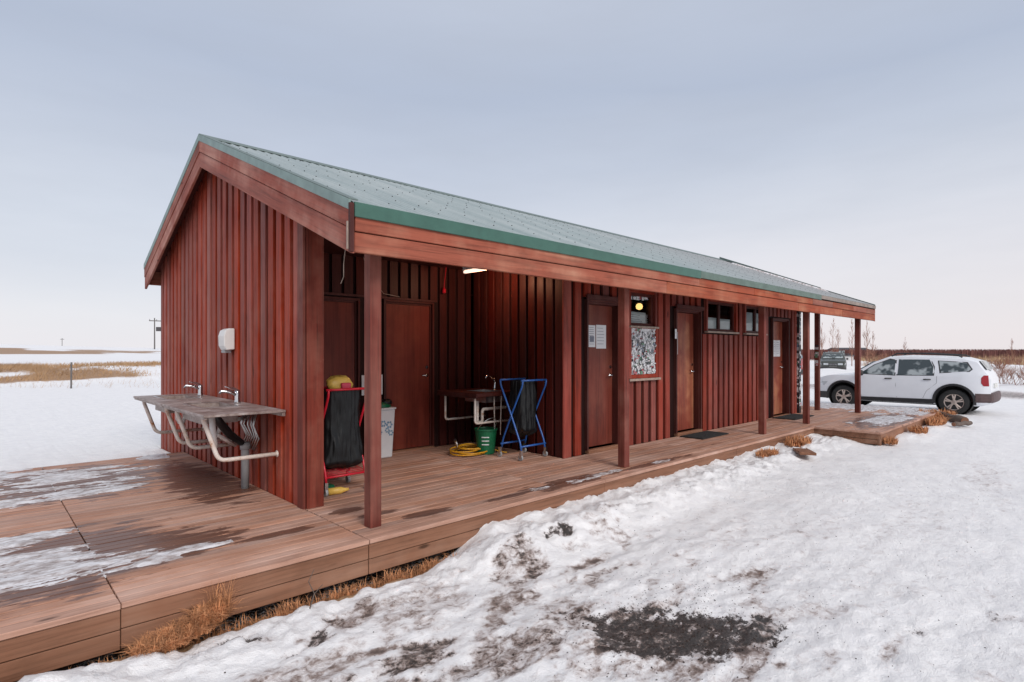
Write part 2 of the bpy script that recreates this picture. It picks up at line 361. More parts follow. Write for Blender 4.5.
# ------------------------------------------------------------------ ground sheet
def axis_pts(lo, hi, step, start, end, growth=1.035):
    mid = list(np.arange(lo, hi+1e-6, step)); a = []; s = step; x = hi
    while x < end: s = min(s*growth, 60); x += s; a.append(x)
    b = []; s = step; x = lo
    while x > start: s = min(s*growth, 60); x -= s; b.append(x)
    return np.array(b[::-1] + mid + a)
gx = axis_pts(.2, 8.0, .024, -1500, 2500); gy = axis_pts(.2, 4.0, .022, -1500, 2500)
X, Y = np.meshgrid(gx, gy, indexing='ij')
def ellipse(X, Y, cx, cy, a, b, ang=0):
    c, s = math.cos(R(ang)), math.sin(R(ang)); u = ((X-cx)*c+(Y-cy)*s)/a; v = (-(X-cx)*s+(Y-cy)*c)/b
    return np.clip(1-np.sqrt(u*u+v*v), 0, 1)
def dirtfields(X, Y):
    w = fbm(X*5, Y*8, 5, 31, .6)
    X0, Y0 = X, Y
    X = X0 + .42*fbm(X0*2.1, Y0*2.6, 3, 32) + .16*fbm(X0*8, Y0*8, 3, 33)
    Y = Y0 + .30*fbm(X0*2.3+9, Y0*2.4, 3, 34) + .14*fbm(X0*8, Y0*9, 3, 35)
    soil = np.zeros_like(X); dirt = np.zeros_like(X)
    # (cx, cy, a, b, angle, soil, slush)
    L = [(3.18,1.86,.76,.38,-43,1.9,1.6),(2.75,2.25,.35,.2,-20,.5,1.2),(1.02,3.47,.13,.08,10,1.3,.8),(1.42,3.26,.30,.10,20,1.0,1.4),(1.72,3.28,.3,.16,15,.5,1.3),
         (3.05,3.10,.5,.16,15,.6,1.3),(3.60,3.26,.28,.10,10,1.1,1.2),(2.6,2.75,.7,.22,28,.35,1.5),(3.42,2.62,.35,.10,10,.4,1.2),(1.87,2.68,.32,.18,0,.75,1.5),
         (1.53,2.55,.55,.22,-30,.6,1.5),(2.2,2.35,.5,.22,-25,.5,1.3),(2.15,3.1,.6,.25,10,.1,1.1),(4.2,1.95,.30,.12,-20,.25,.9),(4.15,3.0,.6,.10,35,.3,1.1),(2.9,2.55,.6,.2,20,.2,1.2),
         (2.6,1.75,.6,.25,-43,.2,.9),(4.75,1.0,.35,.14,-40,0,.5),(1.2,2.9,.5,.25,-10,.15,1.2),(3.9,1.35,.4,.2,-40,.1,.9),(6.9,1.5,1.4,.25,5,0,.55),(9.6,1.1,2.2,.3,10,.15,.7),
         (4.6,3.45,.4,.09,5,.35,.7),(5.2,2.4,.9,.12,20,0,.55),(12.,.2,3,.5,10,.1,.6),(3.4,1.2,.35,.1,-40,.25,.5),(2.9,1.0,.5,.12,-40,.2,.5),(4.3,.75,.12,.06,-40,.7,.5),(4.7,.4,.2,.06,-30,.5,.5)]
    for cx, cy, a, b, an, s, d in L:
        e = ellipse(X, Y, cx, cy, a, b, an)
        m = ss(.0, .62, e + w*1.1*(e > 0))
        soil = np.maximum(soil, s*.62*m); dirt = np.maximum(dirt, d*.42*m**1.4)
    near = ss(14, 2, np.hypot(X-2, Y-2))
    gen = (ss(.04, .26, fbm(X0*1.4+5, Y0*4.2, 5, 77, .6))*.52 + .45*ss(.12, .3, fbm(X0*5, Y0*9, 4, 78)))*near*ss(3.62, 3.2, Y0)
    soil = np.minimum(soil, .68)
    dirt = np.maximum(dirt, gen*(ss(6.5, 3.0, X0)*.85+.36))
    return dirt, soil
def terrain(X, Y):
    D = np.hypot(X, Y)
    z = -.30 + .06*ss(3, 9, X) + .02*ss(9, 30, D)
    z = z + .05*fbm(X*.35, Y*.35, 3, 3)*ss(1, 4, D)
    near = ss(30, 3, D)
    mid = ss(120, 20, D)
    z = z + near*(.055*fbm(X*1.9, Y*1.9, 4, 11) + (.045*fbm(X*6, Y*8, 4, 12, .6) + .022*np.abs(fbm(X*16, Y*18, 2, 14)))*(.22+.78*ss(6.0, 3, X))) + mid*.03*fbm(X*.8, Y*.8, 3, 15)
    z = z + near*.032*fbm(X*.7, Y*5.5, 3, 17)*ss(9, 4, X)*ss(3.5, 3.0, Y)*ss(12, 6, X)
    front = ss(3.86, 3.74, Y)                      # 1 in front of the deck edge
    d = 3.80 - Y
    # cleared snow bank along the deck
    crest = -.255 + .10*ss(.9, .2, X) + .14*ss(2.55, 3.1, X) - .03*ss(5, 8, X)
    lump = .12*fbm(X*4.5, Y*4.5, 3, 21) + .09*np.abs(fbm(X*11, Y*11, 3, 22)) - .012
    bank = np.exp(-((d-.38)/.30)**2)
    wpl = ss(11.3, 11.1, X)
    z = np.where((X < 11.4) & (Y < 3.86) & (X > -4), z*(1-bank) + (crest+lump*1.0)*bank, z)
    # melted trench with grass right at the boards (left part)
    tr = ss(.20, .08, d)*ss(3.1, 2.6, X)*ss(-.3, -.1, d+.0)
    tr = np.clip(tr + .0, 0, 1)*np.where(Y < 3.9, 1, 0)
    z = np.where(tr > 0, z*(1-tr) + (-.36+.3*lump)*tr, z)
    hug = ss(.35, .05, d)*ss(2.9, 3.3, X)*np.where((Y < 3.9) & (X < 11.4), 1, 0)
    z = z*(1-hug) + (-.135+.8*lump)*hug
    # platform front
    d2 = 2.73 - Y; b2 = np.exp(-((d2-.15)/.3)**2)*ss(12.0, 12.6, X)*ss(17.5, 16.5, X)*np.where(Y < 2.8, 1, 0)
    z = z*(1-b2) + (-.15+lump*.6)*b2
    # under decks
    und = ((Y > 3.85) & (Y < 8.85) & (X > -3.4) & (X < 15.5)) | ((Y > 2.80) & (Y < 6.0) & (X > 11.5) & (X < 16.5))
    und = und | ((X > 2.2) & (X < 13.6) & (Y > 3.85) & (Y < 10.3))
    z = np.where(und, -.42, z)
    # snow field behind the left deck
    bk = ss(8.85, 9.0, Y)*np.where((X < 2.12) | (Y > 10.36), 1, 0)*ss(34, 18, Y)*ss(16, 8, X)
    z = np.where(bk > 0, z*(1-bk) + bk*(-.10 - .12*ss(9, 14, Y) + lump*.35), z)
    # far grassy bank and low hills to the left of the building
    u = Y*1.0
    L = ss(60, 20, X - Y*.35)
    z = z + L*(.75*ss(36, 42, u)*ss(60, 50, u) + .2*fbm(X*.08, Y*.3, 3, 41)*ss(36, 45, u)*ss(80, 60, u))
    z = z + L*ss(140, 260, Y)*(3.2 + 2.5*ss(60, -60, X) + 3*fbm(X*.006, Y*.004, 3, 51))
    # ploughed snow banks and road on the right
    Rr = ss(24, 30, X)*ss(30, 22, Y)
    z = z + Rr*.55*np.clip(fbm(X*.18, Y*.18, 3, 61)+.08, 0, 1)*ss(-2, 6, Y+.0)*2
    return z
def fields(X, Y):
    dirt, soil = dirtfields(X, Y)
    L = ss(60, 20, X - Y*.35); n = fbm(X*.22, Y*.7, 4, 71)
    grass = L*ss(36.5, 39, Y + 2.5*n)*ss(64, 57, Y+6*n)*(.62+1.3*n + .8*fbm(X*.6, Y*.6, 3, 72))
    grass = np.maximum(grass, L*(ss(176, 184, Y)*ss(216, 204, Y)*np.clip(.62+1.9*fbm(X*.06, Y*.05, 4, 81), 0, 1) + ss(246, 252, Y)*ss(330, 300, Y)*np.clip(.55+2*fbm(X*.03, Y*.03, 3, 82), 0, 1)))
    d = 3.80-Y
    grass = np.maximum(grass, ss(.24, .14, d + .15*fbm(X*6, Y*6, 2, 90))*ss(3.0, 2.6, X)*np.where(Y < 3.86, 1, 0)*1.0)
    grass = np.maximum(grass, .75*ss(90, 110, X)*ss(-40, -10, Y-.1*X)*ss(60, 40, Y-.3*X)*np.clip(.6+fbm(X*.05, Y*.05, 3, 95), 0, 1))
    soil = np.where((Y > 3.9) & (Y < 8.85) & (X > -3.2) & (X < 15), .6, soil)
    # track on the right, muddy
    rd = ss(1.6, .6, np.abs(X-27-.5*fbm(X*0+.3, Y*.2, 2, 99)))*ss(12, 8, Y)
    dirt = np.maximum(dirt, rd*.75); soil = np.maximum(soil, rd*.35*(fbm(X*1.5, Y*.4, 3, 98)+.6))
    return dirt, soil, grass
Z = terrain(X, Y); D_, S_, G_ = fields(X, Y)
Z -= .02*np.clip(S_, 0, 1) + .008*np.clip(D_, 0, 1)
ni, nj = X.shape
co = np.stack([X, Y, Z], -1).reshape(-1, 3).astype(np.float32)
idx = np.arange(ni*nj).reshape(ni, nj)
F = np.stack([idx[:-1,:-1], idx[1:,:-1], idx[1:,1:], idx[:-1,1:]], -1).reshape(-1, 4)
def npmesh(name, co, F, attrs=None):
    me = bpy.data.meshes.new(name); me.vertices.add(len(co)); me.vertices.foreach_set('co', co.astype(np.float32).ravel())
    k = F.shape[1]; me.loops.add(F.size); me.loops.foreach_set('vertex_index', F.ravel().astype(np.int32))
    me.polygons.add(len(F)); me.polygons.foreach_set('loop_start', np.arange(0, F.size, k, dtype=np.int32)); me.polygons.foreach_set('loop_total', np.full(len(F), k, dtype=np.int32))
    me.update(calc_edges=True)
    for n, a in (attrs or {}).items():
        at = me.attributes.new(n, 'FLOAT', 'POINT'); at.data.foreach_set('value', a.astype(np.float32).ravel())
    me.validate(); return me
me = npmesh('snowy_ground', co, F, {'dirt': D_, 'soil': S_, 'grass': G_}); me.shade_smooth(); me.materials.append(M['snow'])
g = bpy.data.objects.new('snowy_ground', me); C.objects.link(g); tag(g, kind='structure')
def gz(x, y): return float(terrain(np.array([[x]], float), np.array([[y]], float))[0, 0])

# ------------------------------------------------------------------ deck
deck = thing('timber_deck', 'low weathered timber deck of long brown boards running round the red cabin', 'deck', (DX, DY, 0))
PI = .098
def boards(x0, x1, y0, y1, z=0, joints=()):
    """plank rows; returns one MB"""
    b = MB(); y = y0; cuts = [x0] + [j for j in joints if x0 < j < x1] + [x1]; k = 0
    while y < y1 - .02:
        yy = min(y + PI - .012, y1)
        for a, c in zip(cuts[:-1], cuts[1:]):
            # random intermediate butt joints
            xs = [a]; x = a
            while c - x > 5.4: x += random.uniform(2.6, 4.6); xs.append(x)
            xs.append(c)
            for p, q in zip(xs[:-1], xs[1:]):
                dz = random.uniform(-.0015, .0015); b.box(p+.002, y, z-.028+dz, q-.002, yy, z+dz)
        y += PI; k += 1
    return b
sec = [(-3.4, .5885, 8.92, [-1.6]), (.5925, 2.130, 8.92, []), (2.137, 15.6, 4.93, [4.4, 7.6, 11.4])]
for a, b_, ye, j in sec:
    boards(a, b_, 3.890, ye if a < 2 else 4.93, 0, j).build('deck_board', M['deck'], deck, bevel=.003)
boards(2.29, 5.62, 4.94, 6.85, 0, [4.4]).build('deck_board', M['deck'], deck, bevel=.003)
boards(13.65, 15.6, 4.94, 6.0, 0).build('deck_board', M['deck'], deck, bevel=.003)
boards(11.47, 16.6, 2.86, 3.92, 0, [14.0]).build('deck_board', M['deck'], deck, bevel=.003)
# front nosing boards and two stacked edge boards below
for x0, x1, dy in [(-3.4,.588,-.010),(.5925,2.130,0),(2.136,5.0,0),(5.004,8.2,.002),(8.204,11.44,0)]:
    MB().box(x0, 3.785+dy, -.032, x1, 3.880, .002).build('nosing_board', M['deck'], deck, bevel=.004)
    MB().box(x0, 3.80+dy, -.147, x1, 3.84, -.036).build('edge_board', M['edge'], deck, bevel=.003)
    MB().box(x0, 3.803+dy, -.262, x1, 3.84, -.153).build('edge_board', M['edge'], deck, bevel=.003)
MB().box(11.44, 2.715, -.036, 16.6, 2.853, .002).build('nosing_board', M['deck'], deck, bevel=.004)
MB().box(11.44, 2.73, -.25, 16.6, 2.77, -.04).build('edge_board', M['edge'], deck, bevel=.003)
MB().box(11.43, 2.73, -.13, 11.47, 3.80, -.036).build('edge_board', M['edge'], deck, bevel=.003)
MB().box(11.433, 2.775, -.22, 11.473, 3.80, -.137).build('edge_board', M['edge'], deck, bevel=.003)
MB().box(11.40, 2.72, -.034, 11.468, 3.783, .001).build('nosing_board', M['deck'], deck, bevel=.003)
MB().box(-3.4, 8.925, -.2, 2.12, 8.96, -.004).build('edge_board', M['edge'], deck)
MB().box(15.604, 3.92, -.2, 15.64, 6.0, -.004).build('edge_board', M['edge'], deck)
b = MB()
for x in (.3, .9, 1.7, 2.3, 3.1, 4.2, 5.4): MB().box(x, 3.90, -.42, x+.09, 3.99, -.03).build('support_post', M['groove'], deck)
for x in np.arange(-3.2, 15.5, .6): MB().box(x, 3.86, -.2, x+.045, 4.9 if x > 2 else 8.9, -.035).build('joist', M['groove'], deck)
MB().box(2.12, 3.86, -.2, 2.142, 4.92, -.031).build('joist', M['groove'], deck); MB().box(.57, 3.86, -.2, .61, 8.9, -.031).build('joist', M['groove'], deck)

# ------------------------------------------------------------------ cabin
cab = thing('service_cabin', 'long red timber cabin with green steel roof and an open porch', 'cabin', (2.13, 4.93, 0))
WX0, WX1, WY0, WY1 = 2.13, 13.60, 4.93, 10.35
RY, RZ = 7.51, 3.985; EY, EZ = 3.78, 2.485; BY = 10.53; SL = (RZ-EZ)/(RY-EY); BZ = RZ - (BY-RY)*SL
RX0, RX1 = 1.96, 15.25
def roofz(y): return RZ - abs(y-RY)*SL
def merge(main, add):
    """fold a surface pattern into its part's mesh, keeping its own material"""
    import bmesh
    bm = bmesh.new(); bm.from_mesh(main.data); n = len(bm.faces); k = len(main.data.materials)
    bm.from_mesh(add.data); bm.faces.ensure_lookup_table()
    for f in bm.faces[n:]: f.material_index = k
    bm.to_mesh(main.data); bm.free(); main.data.materials.append(add.data.materials[0]); bpy.data.objects.remove(add)

# gable wall
w = MB(); zt = lambda y: roofz(y)-.12
pts = [(WX0+.04, WY0, -.3), (WX0+.04, WY1, -.3), (WX0+.04, WY1, zt(WY1)), (WX0+.04, RY, zt(RY)), (WX0+.04, WY0, zt(WY0))]
w.prism(pts, (.11, 0, 0)); gw = w.build('gable_wall', M['inner'], cab)
b = MB(); y = WY0 + .12; first = True
while y < WY1:
    wd = .126 + random.uniform(-.004, .006); y1 = min(y+wd, WY1); dx = random.uniform(-.002, .002)
    zb = -.02 if y < 8.9 else -.25
    b.add([(WX0+dx, y, zb), (WX0+dx, y1, zb), (WX0+.043, y1, zb), (WX0+.043, y, zb), (WX0+dx, y, zt(y)), (WX0+dx, y1, zt(y1)), (WX0+.043, y1, zt(y1)), (WX0+.043, y, zt(y))],
          [(0,1,2,3),(7,6,5,4),(4,5,1,0),(5,6,2,1),(6,7,3,2),(7,4,0,3)])
    y += .205
b.build('cladding', M['gable'], cab, bevel=.003)
# corner pier: smooth boards wrapping the wall end
b = MB(); b.box(2.112, 4.925, -.02, 2.14, 5.045, zt(4.93)); b.box(2.142, 4.905, .0, 2.30, 4.928, zt(4.93)); b.box(2.28, 4.93, 0, 2.303, 5.3, zt(4.93))
b.build('corner_board', M['post'], cab, bevel=.003)
# back and far walls
b = MB(); b.box(WX0+.23, WY1-.1, -.3, WX1, WY1, zt(WY1)); b.build('back_wall', M['inner'], cab)
w = MB(); w.prism([(WX1-.12, WY0+.15, -.05), (WX1-.12, WY1-.1, -.05), (WX1-.12, WY1-.1, zt(WY1-.1)), (WX1-.12, RY, zt(RY)), (WX1-.12, WY0+.15, zt(WY0+.15))], (.12, 0, 0)); w.build('end_wall', M['front'], cab)

# vertical board wall with openings, running along x (face towards -y) or along y
def clad(parent, axis, fixed, a0, a1, z0, z1, openings, mat, mati, pitch=.205, wd=.13, face=-1, depth=.038, thick=.12, name='front_wall'):
    """wall whose outer batten face lies at `fixed`; axis 'x': spans x a0..a1"""
    back = MB(); bat = MB()
    def bx(mb, p, q, za, zb, f0, f1):
        f0, f1 = min(f0, f1), max(f0, f1)
        if axis == 'x': mb.box(p, f0, za, q, f1, zb)
        else: mb.box(f0, p, za, f1, q, zb)
    cuts = sorted(set([a0, a1] + [v for o in openings for v in o[:2]]))
    for p, q in zip(cuts[:-1], cuts[1:]):
        mid = (p+q)/2; ops = sorted([(o[2], o[3]) for o in openings if o[0] < mid < o[1]]); z = z0
        for c, d in ops:
            if c > z + 1e-4: bx(back, p, q, z, c, fixed-face*depth, fixed-face*(depth+thick))
            z = d
        if z < z1: bx(back, p, q, z, z1, fixed-face*depth, fixed-face*(depth+thick))
    p = a0
    while p < a1 - .03:
        q = min(p+wd*random.uniform(.97, 1.03), a1)
        segs = [(z0, z1)]
        parts = [(p, q)]
        for o in openings:
            if o[0]-.05 < q and o[1]+.05 > p:   # clip the batten at the opening (with its trim)
                ns = []
                for c, d in segs:
                    if o[3]+.06 <= c or o[2]-.06 >= d: ns.append((c, d)); continue
                    if o[2]-.06 > c + .02: ns.append((c, o[2]-.06))
                    if o[3]+.06 < d - .02: ns.append((o[3]+.06, d))
                segs = ns
        for c, d in segs:
            j = random.uniform(-.0015, .0015); bx(bat, p, q, c, d, fixed+j, fixed-face*(depth+.003))
        p += pitch
    back.build(name, mati, parent); return bat.build('cladding', mat, parent, bevel=.003)

doors = [(6.12, 6.86, .05, 2.10), (8.45, 9.24, .05, 2.10), (12.36, 13.20, .02, 2.10)]
wins = [(7.12, 7.78, 1.80, 2.30), (9.48, 10.60, 1.78, 2.32), (11.03, 11.92, 1.78, 2.32)]
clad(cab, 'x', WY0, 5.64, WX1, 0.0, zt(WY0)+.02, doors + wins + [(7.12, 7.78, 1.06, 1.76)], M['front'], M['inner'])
# alcove: right side wall and back wall
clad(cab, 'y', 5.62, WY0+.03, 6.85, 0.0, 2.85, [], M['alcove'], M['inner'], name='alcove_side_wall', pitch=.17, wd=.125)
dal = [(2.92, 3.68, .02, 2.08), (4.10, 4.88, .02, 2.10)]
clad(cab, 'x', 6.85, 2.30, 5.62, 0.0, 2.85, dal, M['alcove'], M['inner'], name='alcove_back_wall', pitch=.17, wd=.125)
b = MB(); b.box(5.595, 4.915, 0, 5.70, 4.94, zt(4.93)); b.build('corner_board', M['front'], cab, bevel=.003)
b = MB(); b.box(13.56, 4.915, 0, 13.66, 4.94, zt(4.93)); b.box(13.60, 4.94, 0, 13.625, 5.1, zt(4.93)); b.build('corner_board', M['front'], cab, bevel=.003)
b = MB(); b.box(2.38, 4.95, 2.66, 5.62, 6.87, 2.70); b.build('ceiling', M['alcove'], cab)
b = MB(); b.box(5.7, 5.1, -.06, 13.5, 10.2, -.02); b.build('floor', M['groove'], cab)
b = MB(); b.box(5.8, 5.9, 0, 13.4, 5.95, 2.7); b.build('inner_wall', M['frame'], cab)

def door(x0, x1, z0, z1, y, mat, rec=.12, hx=None, hz=1.06, trim=True, hmat='chrome', label=None):
    d = MB().box(x0+.028, y+rec, z0+.008, x1-.028, y+rec+.04, z1-.03).build('door', mat, cab, bevel=.002)
    if label: d['label'] = label
    fr = MB()
    fr.box(x0-.03, y-.012, z0, x0, y+.1, z1+.03); fr.box(x1, y-.012, z0, x1+.03, y+.1, z1+.03)
    fr.box(x0, y-.012, z1, x1, y+.1, z1+.03)
    fr.box(x0, y+.02, z0, x0+.026, y+rec+.05, z1); fr.box(x1-.026, y+.02, z0, x1, y+rec+.05, z1); fr.box(x0+.026, y+.02, z1-.027, x1-.026, y+rec+.05, z1)
    fr.build('door_frame', M['frame'], d)
    MB().box(x0-.02, y-.03, z0-.05, x1+.02, y+rec+.05, z0).build('threshold', M['edge'], d, bevel=.004)
    if hx:
        h = MB(); h.lathe([(.026, -.012), (.026, 0)], (hx, y+rec, hz), 14, 'y'); h.tube(round_path([(hx, y+rec-.005, hz), (hx, y+rec-.055, hz), (hx-.11, y+rec-.055, hz)], .02), .009)
        h.build('handle', M[hmat], d, smooth=True)
        h = MB(); h.lathe([(.024, -.014), (.026, 0)], (hx, y+rec, hz+.12), 14, 'y'); h.build('lock', M[hmat], d)
    return d
door(6.12, 6.86, .05, 2.10, WY0, M['door'], hx=6.78)
door(8.45, 9.24, .05, 2.10, WY0, M['door_hot'], hx=9.15, label='worn orange brown door')
door(12.36, 13.20, .02, 2.10, WY0, M['door_hot'], hx=13.10)
door(2.92, 3.68, .02, 2.08, 6.85, M['door_in'], rec=.03)
door(4.10, 4.88, .02, 2.10, 6.85, M['door_in'], rec=.03, hx=4.80)
for x0, x1 in ((4.02, 4.95), (2.84, 3.76)): MB().box(x0, 6.82, 2.13, x1, 6.848, 2.16).build('door_head', M['frame'], cab, bevel=.002)
for x0, x1 in ((6.06, 6.92), (8.39, 9.30)): MB().box(x0, 4.885, 2.13, x1, 4.915, 2.19).build('door_head', M['frame'], cab, bevel=.002)

# windows
def window(x0, x1, z0, z1, mull, white_sheets):
    y = WY0; fr = MB(); t = .045
    fr.box(x0-.05, y-.018, z0-.04, x0, y+.11, z1+.05); fr.box(x1, y-.018, z0-.04, x1+.05, y+.11, z1+.05); fr.box(x0, y-.018, z1, x1, y+.11, z1+.05)
    f = fr.build('window', M['front'], cab, bevel=.002)
    s = MB(); s.box(x0, y+.03, z0, x0+t, y+.09, z1); s.box(x1-t, y+.03, z0, x1, y+.09, z1); s.box(x0+t, y+.03, z0, x1-t, y+.09, z0+t); s.box(x0+t, y+.03, z1-t, x1-t, y+.09, z1)
    for m in mull: s.box(m-.03, y+.025, z0+t, m+.03, y+.09, z1-t)
    s.build('window_frame', M['frame'], f, bevel=.002)
    pn = MB(); pn.add([(x0+t, y+.058, z0+t), (x1-t, y+.058, z0+t), (x1-t, y+.058, z1-t), (x0+t, y+.058, z1-t)], [(0,1,2,3)]); pn.build('pane', M['glass'], f)
    MB().box(x0-.06, y-.05, z0-.035, x1+.06, y+.02, z0-.004).build('sill', M['sill'], f, bevel=.003)
    for a, c, za, zb in white_sheets:
        MB().box(a, y+.066, za, c, y+.070, zb).build('blind', M['paper'], f)  # flat white sheet close behind the pane
    return f
w1 = window(7.12, 7.78, 1.80, 2.30, [], [])
window(9.48, 10.60, 1.78, 2.32, [9.99], [(9.55,9.95,1.78,2.03),(10.1,10.5,1.78,2.02)])
window(11.03, 11.92, 1.78, 2.32, [11.55], [(11.05,11.5,1.78,2.20),(11.62,11.9,1.78,2.2)])
# paper notice strip inside the first window, and its lit lamp
n = MB().box(7.14, 5.045, 1.80, 7.70, 5.049, 2.02).build('paper_notice', M['paper'], None, origin=(7.42, 5.045, 1.80)); tag(n, 'white paper sheet across the bottom of the lit window pane', 'paper')
n2 = MB()
for k in range(5): n2.box(7.2, 5.042, 1.84+.033*k, 7.2+random.uniform(.3, .44), 5.044, 1.848+.033*k)
o = n2.build('print', M['ink'], n)
lp = thing('wall_lamp', 'round warm lamp glowing inside the small upper window', 'lamp', (7.64, 5.12, 2.12))
MB().lathe([(.015,-.05),(.045,-.035),(.055,0),(.045,.035),(.02,.05)], (7.64,5.12,2.12), 18).build('bulb', M['bulb'], lp, smooth=True)
MB().lathe([(.05,.05),(.05,.10),(.012,.11),(.012,.5)], (7.64,5.12,2.12), 14).build('fitting', M['blackpl'], lp)

# stickers
def stickers(n, x0, x1, z0, z1, y, smin, smax, name, parent, facing='-y', step=.0004, origin=None):
    b = MB()
    for k in range(n):
        w = random.uniform(smin, smax); h = random.uniform(smin, smax)*random.choice((.5, .8, 1)); x = random.uniform(x0, x1-w); z = random.uniform(z0, z1-h); yy = y - (k+1)*step/2
        if facing == '-y': b.add([(x,yy,z),(x+w,yy,z),(x+w,yy,z+h),(x,yy,z+h)], [(0,1,2,3)])
        else: b.add([(yy,x,z),(yy,x,z+h),(yy,x+w,z+h),(yy,x+w,z)], [(0,1,2,3)])
    o = b.build(name, M['sticker'], parent)
    merge(parent, o)
nb = thing('notice_board', 'white board plastered with small travel stickers below the lit window', 'notice board', (7.45, 4.93, 1.06))
nbb = MB().box(7.12, 4.93, 1.06, 7.78, 4.962, 1.76).build('board', M['paper'], nb)
f = MB(); f.box(7.06, 4.905, 1.0, 7.12, 4.96, 1.79); f.box(7.78, 4.905, 1.0, 7.84, 4.96, 1.79); f.box(7.12, 4.905, 1.0, 7.78, 4.96, 1.06); f.box(7.12, 4.90, 1.76, 7.78, 4.96, 1.795)
f.build('frame', M['front'], nb, bevel=.002)
MB().box(7.04, 4.875, .965, 7.88, 4.93, .998).build('ledge', M['sill'], nb)
stickers(420, 7.12, 7.78, 1.06, 1.76, 4.929, .02, .065, 'stickers', nbb, step=.0002)
st = stickers(16, 7.16, 7.74, 2.2, 2.27, 4.984, .03, .1, 'stickers', w1, step=.0002)

# sticker covered downpipe at the far corner
sp = thing('sticker_pillar', 'thin dark boxed pipe plastered with stickers at the far cabin corner', 'pipe', (13.75, 4.93, 0))
spb = MB().box(13.68, 4.87, 0.0, 13.80, 4.99, 2.32).build('pipe_box', M['blackpl'], sp)
stickers(60, 13.68, 13.80, .15, 2.3, 4.869, .03, .08, 'stickers', spb, step=.0002)
stickers(70, 4.87, 4.99, .1, 2.3, 13.679, .03, .09, 'stickers', spb, facing='-x', step=.0002)
MB().box(13.66, 4.86, 2.32, 14.2, 4.93, 2.37).build('bracket', M['blackpl'], sp)

# posts
def post(x, y, z1, wdt=.1):
    p = MB().box(x, y, 0, x+wdt, y+wdt, z1).build('post', M['post'], cab, bevel=.004 if x < 14.6 else 0)
    return p
for x in (2.27, 5.69, 9.71, 11.75, 14.72): post(x, 4.02 if x < 14 else 3.93, 2.30)
p5 = post(14.68, 4.78, 2.68)
stickers(12, 4.785, 4.875, 1.05, 1.65, 14.679, .05, .09, 'stickers', p5, facing='-x', step=.0002)
MB().box(2.2, 4.0, 2.30, 15.0, 4.12, 2.45).build('beam', M['frame'], cab)
MB().box(13.62, 4.80, 2.68, 15.0, 4.9, 2.80).build('beam', M['frame'], cab)

# roof: soffit slab + corrugated sheet
def corr(y0, z0, y1, z1, name):
    xs = np.arange(RX0, RX1+1e-6, .0125); n = np.array([0, -(z1-z0), (y1-y0)]); n = n/np.linalg.norm(n)
    if n[2] < 0: n = -n
    h = .012*np.cos(2*np.pi*(xs-RX0)/.1); cols = []
    for (y, z) in ((y0, z0), (y1, z1)): cols.append(np.stack([xs, np.full_like(xs, y)+n[1]*h, np.full_like(xs, z)+n[2]*h], -1))
    co = np.concatenate(cols); k = len(xs); i = np.arange(k-1); F = np.stack([i, i+1, i+1+k, i+k], -1)
    if y0 > y1: F = F[:, ::-1]
    co = co - np.array([2.13, 4.93, 0]); me = npmesh(name, co, F); me.shade_smooth(); me.materials.append(M['roof'])
    o = bpy.data.objects.new(name, me); C.objects.link(o); o.parent = cab; return o
rf = corr(EY-.03, EZ-.008, RY, RZ+.004, 'roof')
rf2 = corr(BY+.02, BZ-.008, RY, RZ+.004, 'roof')
sl = MB()
sl.prism([(RX0+.03, EY+.03, EZ-.085), (RX0+.03, RY, RZ-.10), (RX0+.03, RY, RZ-.022), (RX0+.03, EY+.03, EZ-.03)], (RX1-RX0-.06, 0, 0))
sl.prism([(RX0+.03, RY, RZ-.10), (RX0+.03, BY-.03, BZ-.085), (RX0+.03, BY-.03, BZ-.03), (RX0+.03, RY, RZ-.022)], (RX1-RX0-.06, 0, 0))
sl.build('roof_boarding', M['soffit'], cab)
# rafters under the porch
b = MB()
for x in np.arange(2.6, 15.6, .9): b.prism([(x, EY+.06, EZ-.20), (x, 4.9, roofz(4.9)-.24), (x, 4.9, roofz(4.9)-.09), (x, EY+.06, EZ-.09)], (.05, 0, 0))
b.build('rafter', M['soffit'], cab)
# screws in rows
b = MB()
for r in np.arange(.30, 4.2, .41):
    y = EY + r*math.cos(math.atan(SL)); z = roofz(y)+.014
    if y > RY-.1: break
    for x in np.arange(RX0+.1, RX1, .3):
        xx = x + .05*(int(x*7+r*3) % 3); b.lathe([(.0065, 0), (.0065, .005), (.004, .008)], (xx, y, z), 6)
merge(rf, b.build('roof_screws', M['screw'], rf))
# ridge cap
b = MB(); q = .20
b.prism([(RX0-.01, RY-q, roofz(RY-q)+.018), (RX0-.01, RY, RZ+.028), (RX0-.01, RY+q, roofz(RY-q)+.018), (RX0-.01, RY+q, roofz(RY-q)+.026), (RX0-.01, RY, RZ+.038), (RX0-.01, RY-q, roofz(RY-q)+.026)], (RX1-RX0+.02, 0, 0))
b.build('ridge_cap', M['cap'], rf)
# gutter flashing along the eave
b = MB(); b.box(RX0+.02, 3.725, 2.375, 7.0, 3.745, 2.482); b.box(RX0+.02, 3.746, 2.466, 7.0, 3.80, 2.476)
b.build('eave_flashing', M['gutter'], cab, bevel=.003)
b = MB(); b.box(7.01, 3.728, 2.385, 11.6, 3.745, 2.478); b.box(7.01, 3.746, 2.466, 11.6, 3.80, 2.474); b.build('eave_flashing', M['gutter2'], cab, bevel=.003)
b = MB(); b.box(11.61, 3.730, 2.405, RX1-.02, 3.745, 2.474); b.box(11.61, 3.746, 2.464, RX1-.02, 3.80, 2.472); b.build('eave_flashing', M['gutter3'], cab, bevel=.003)
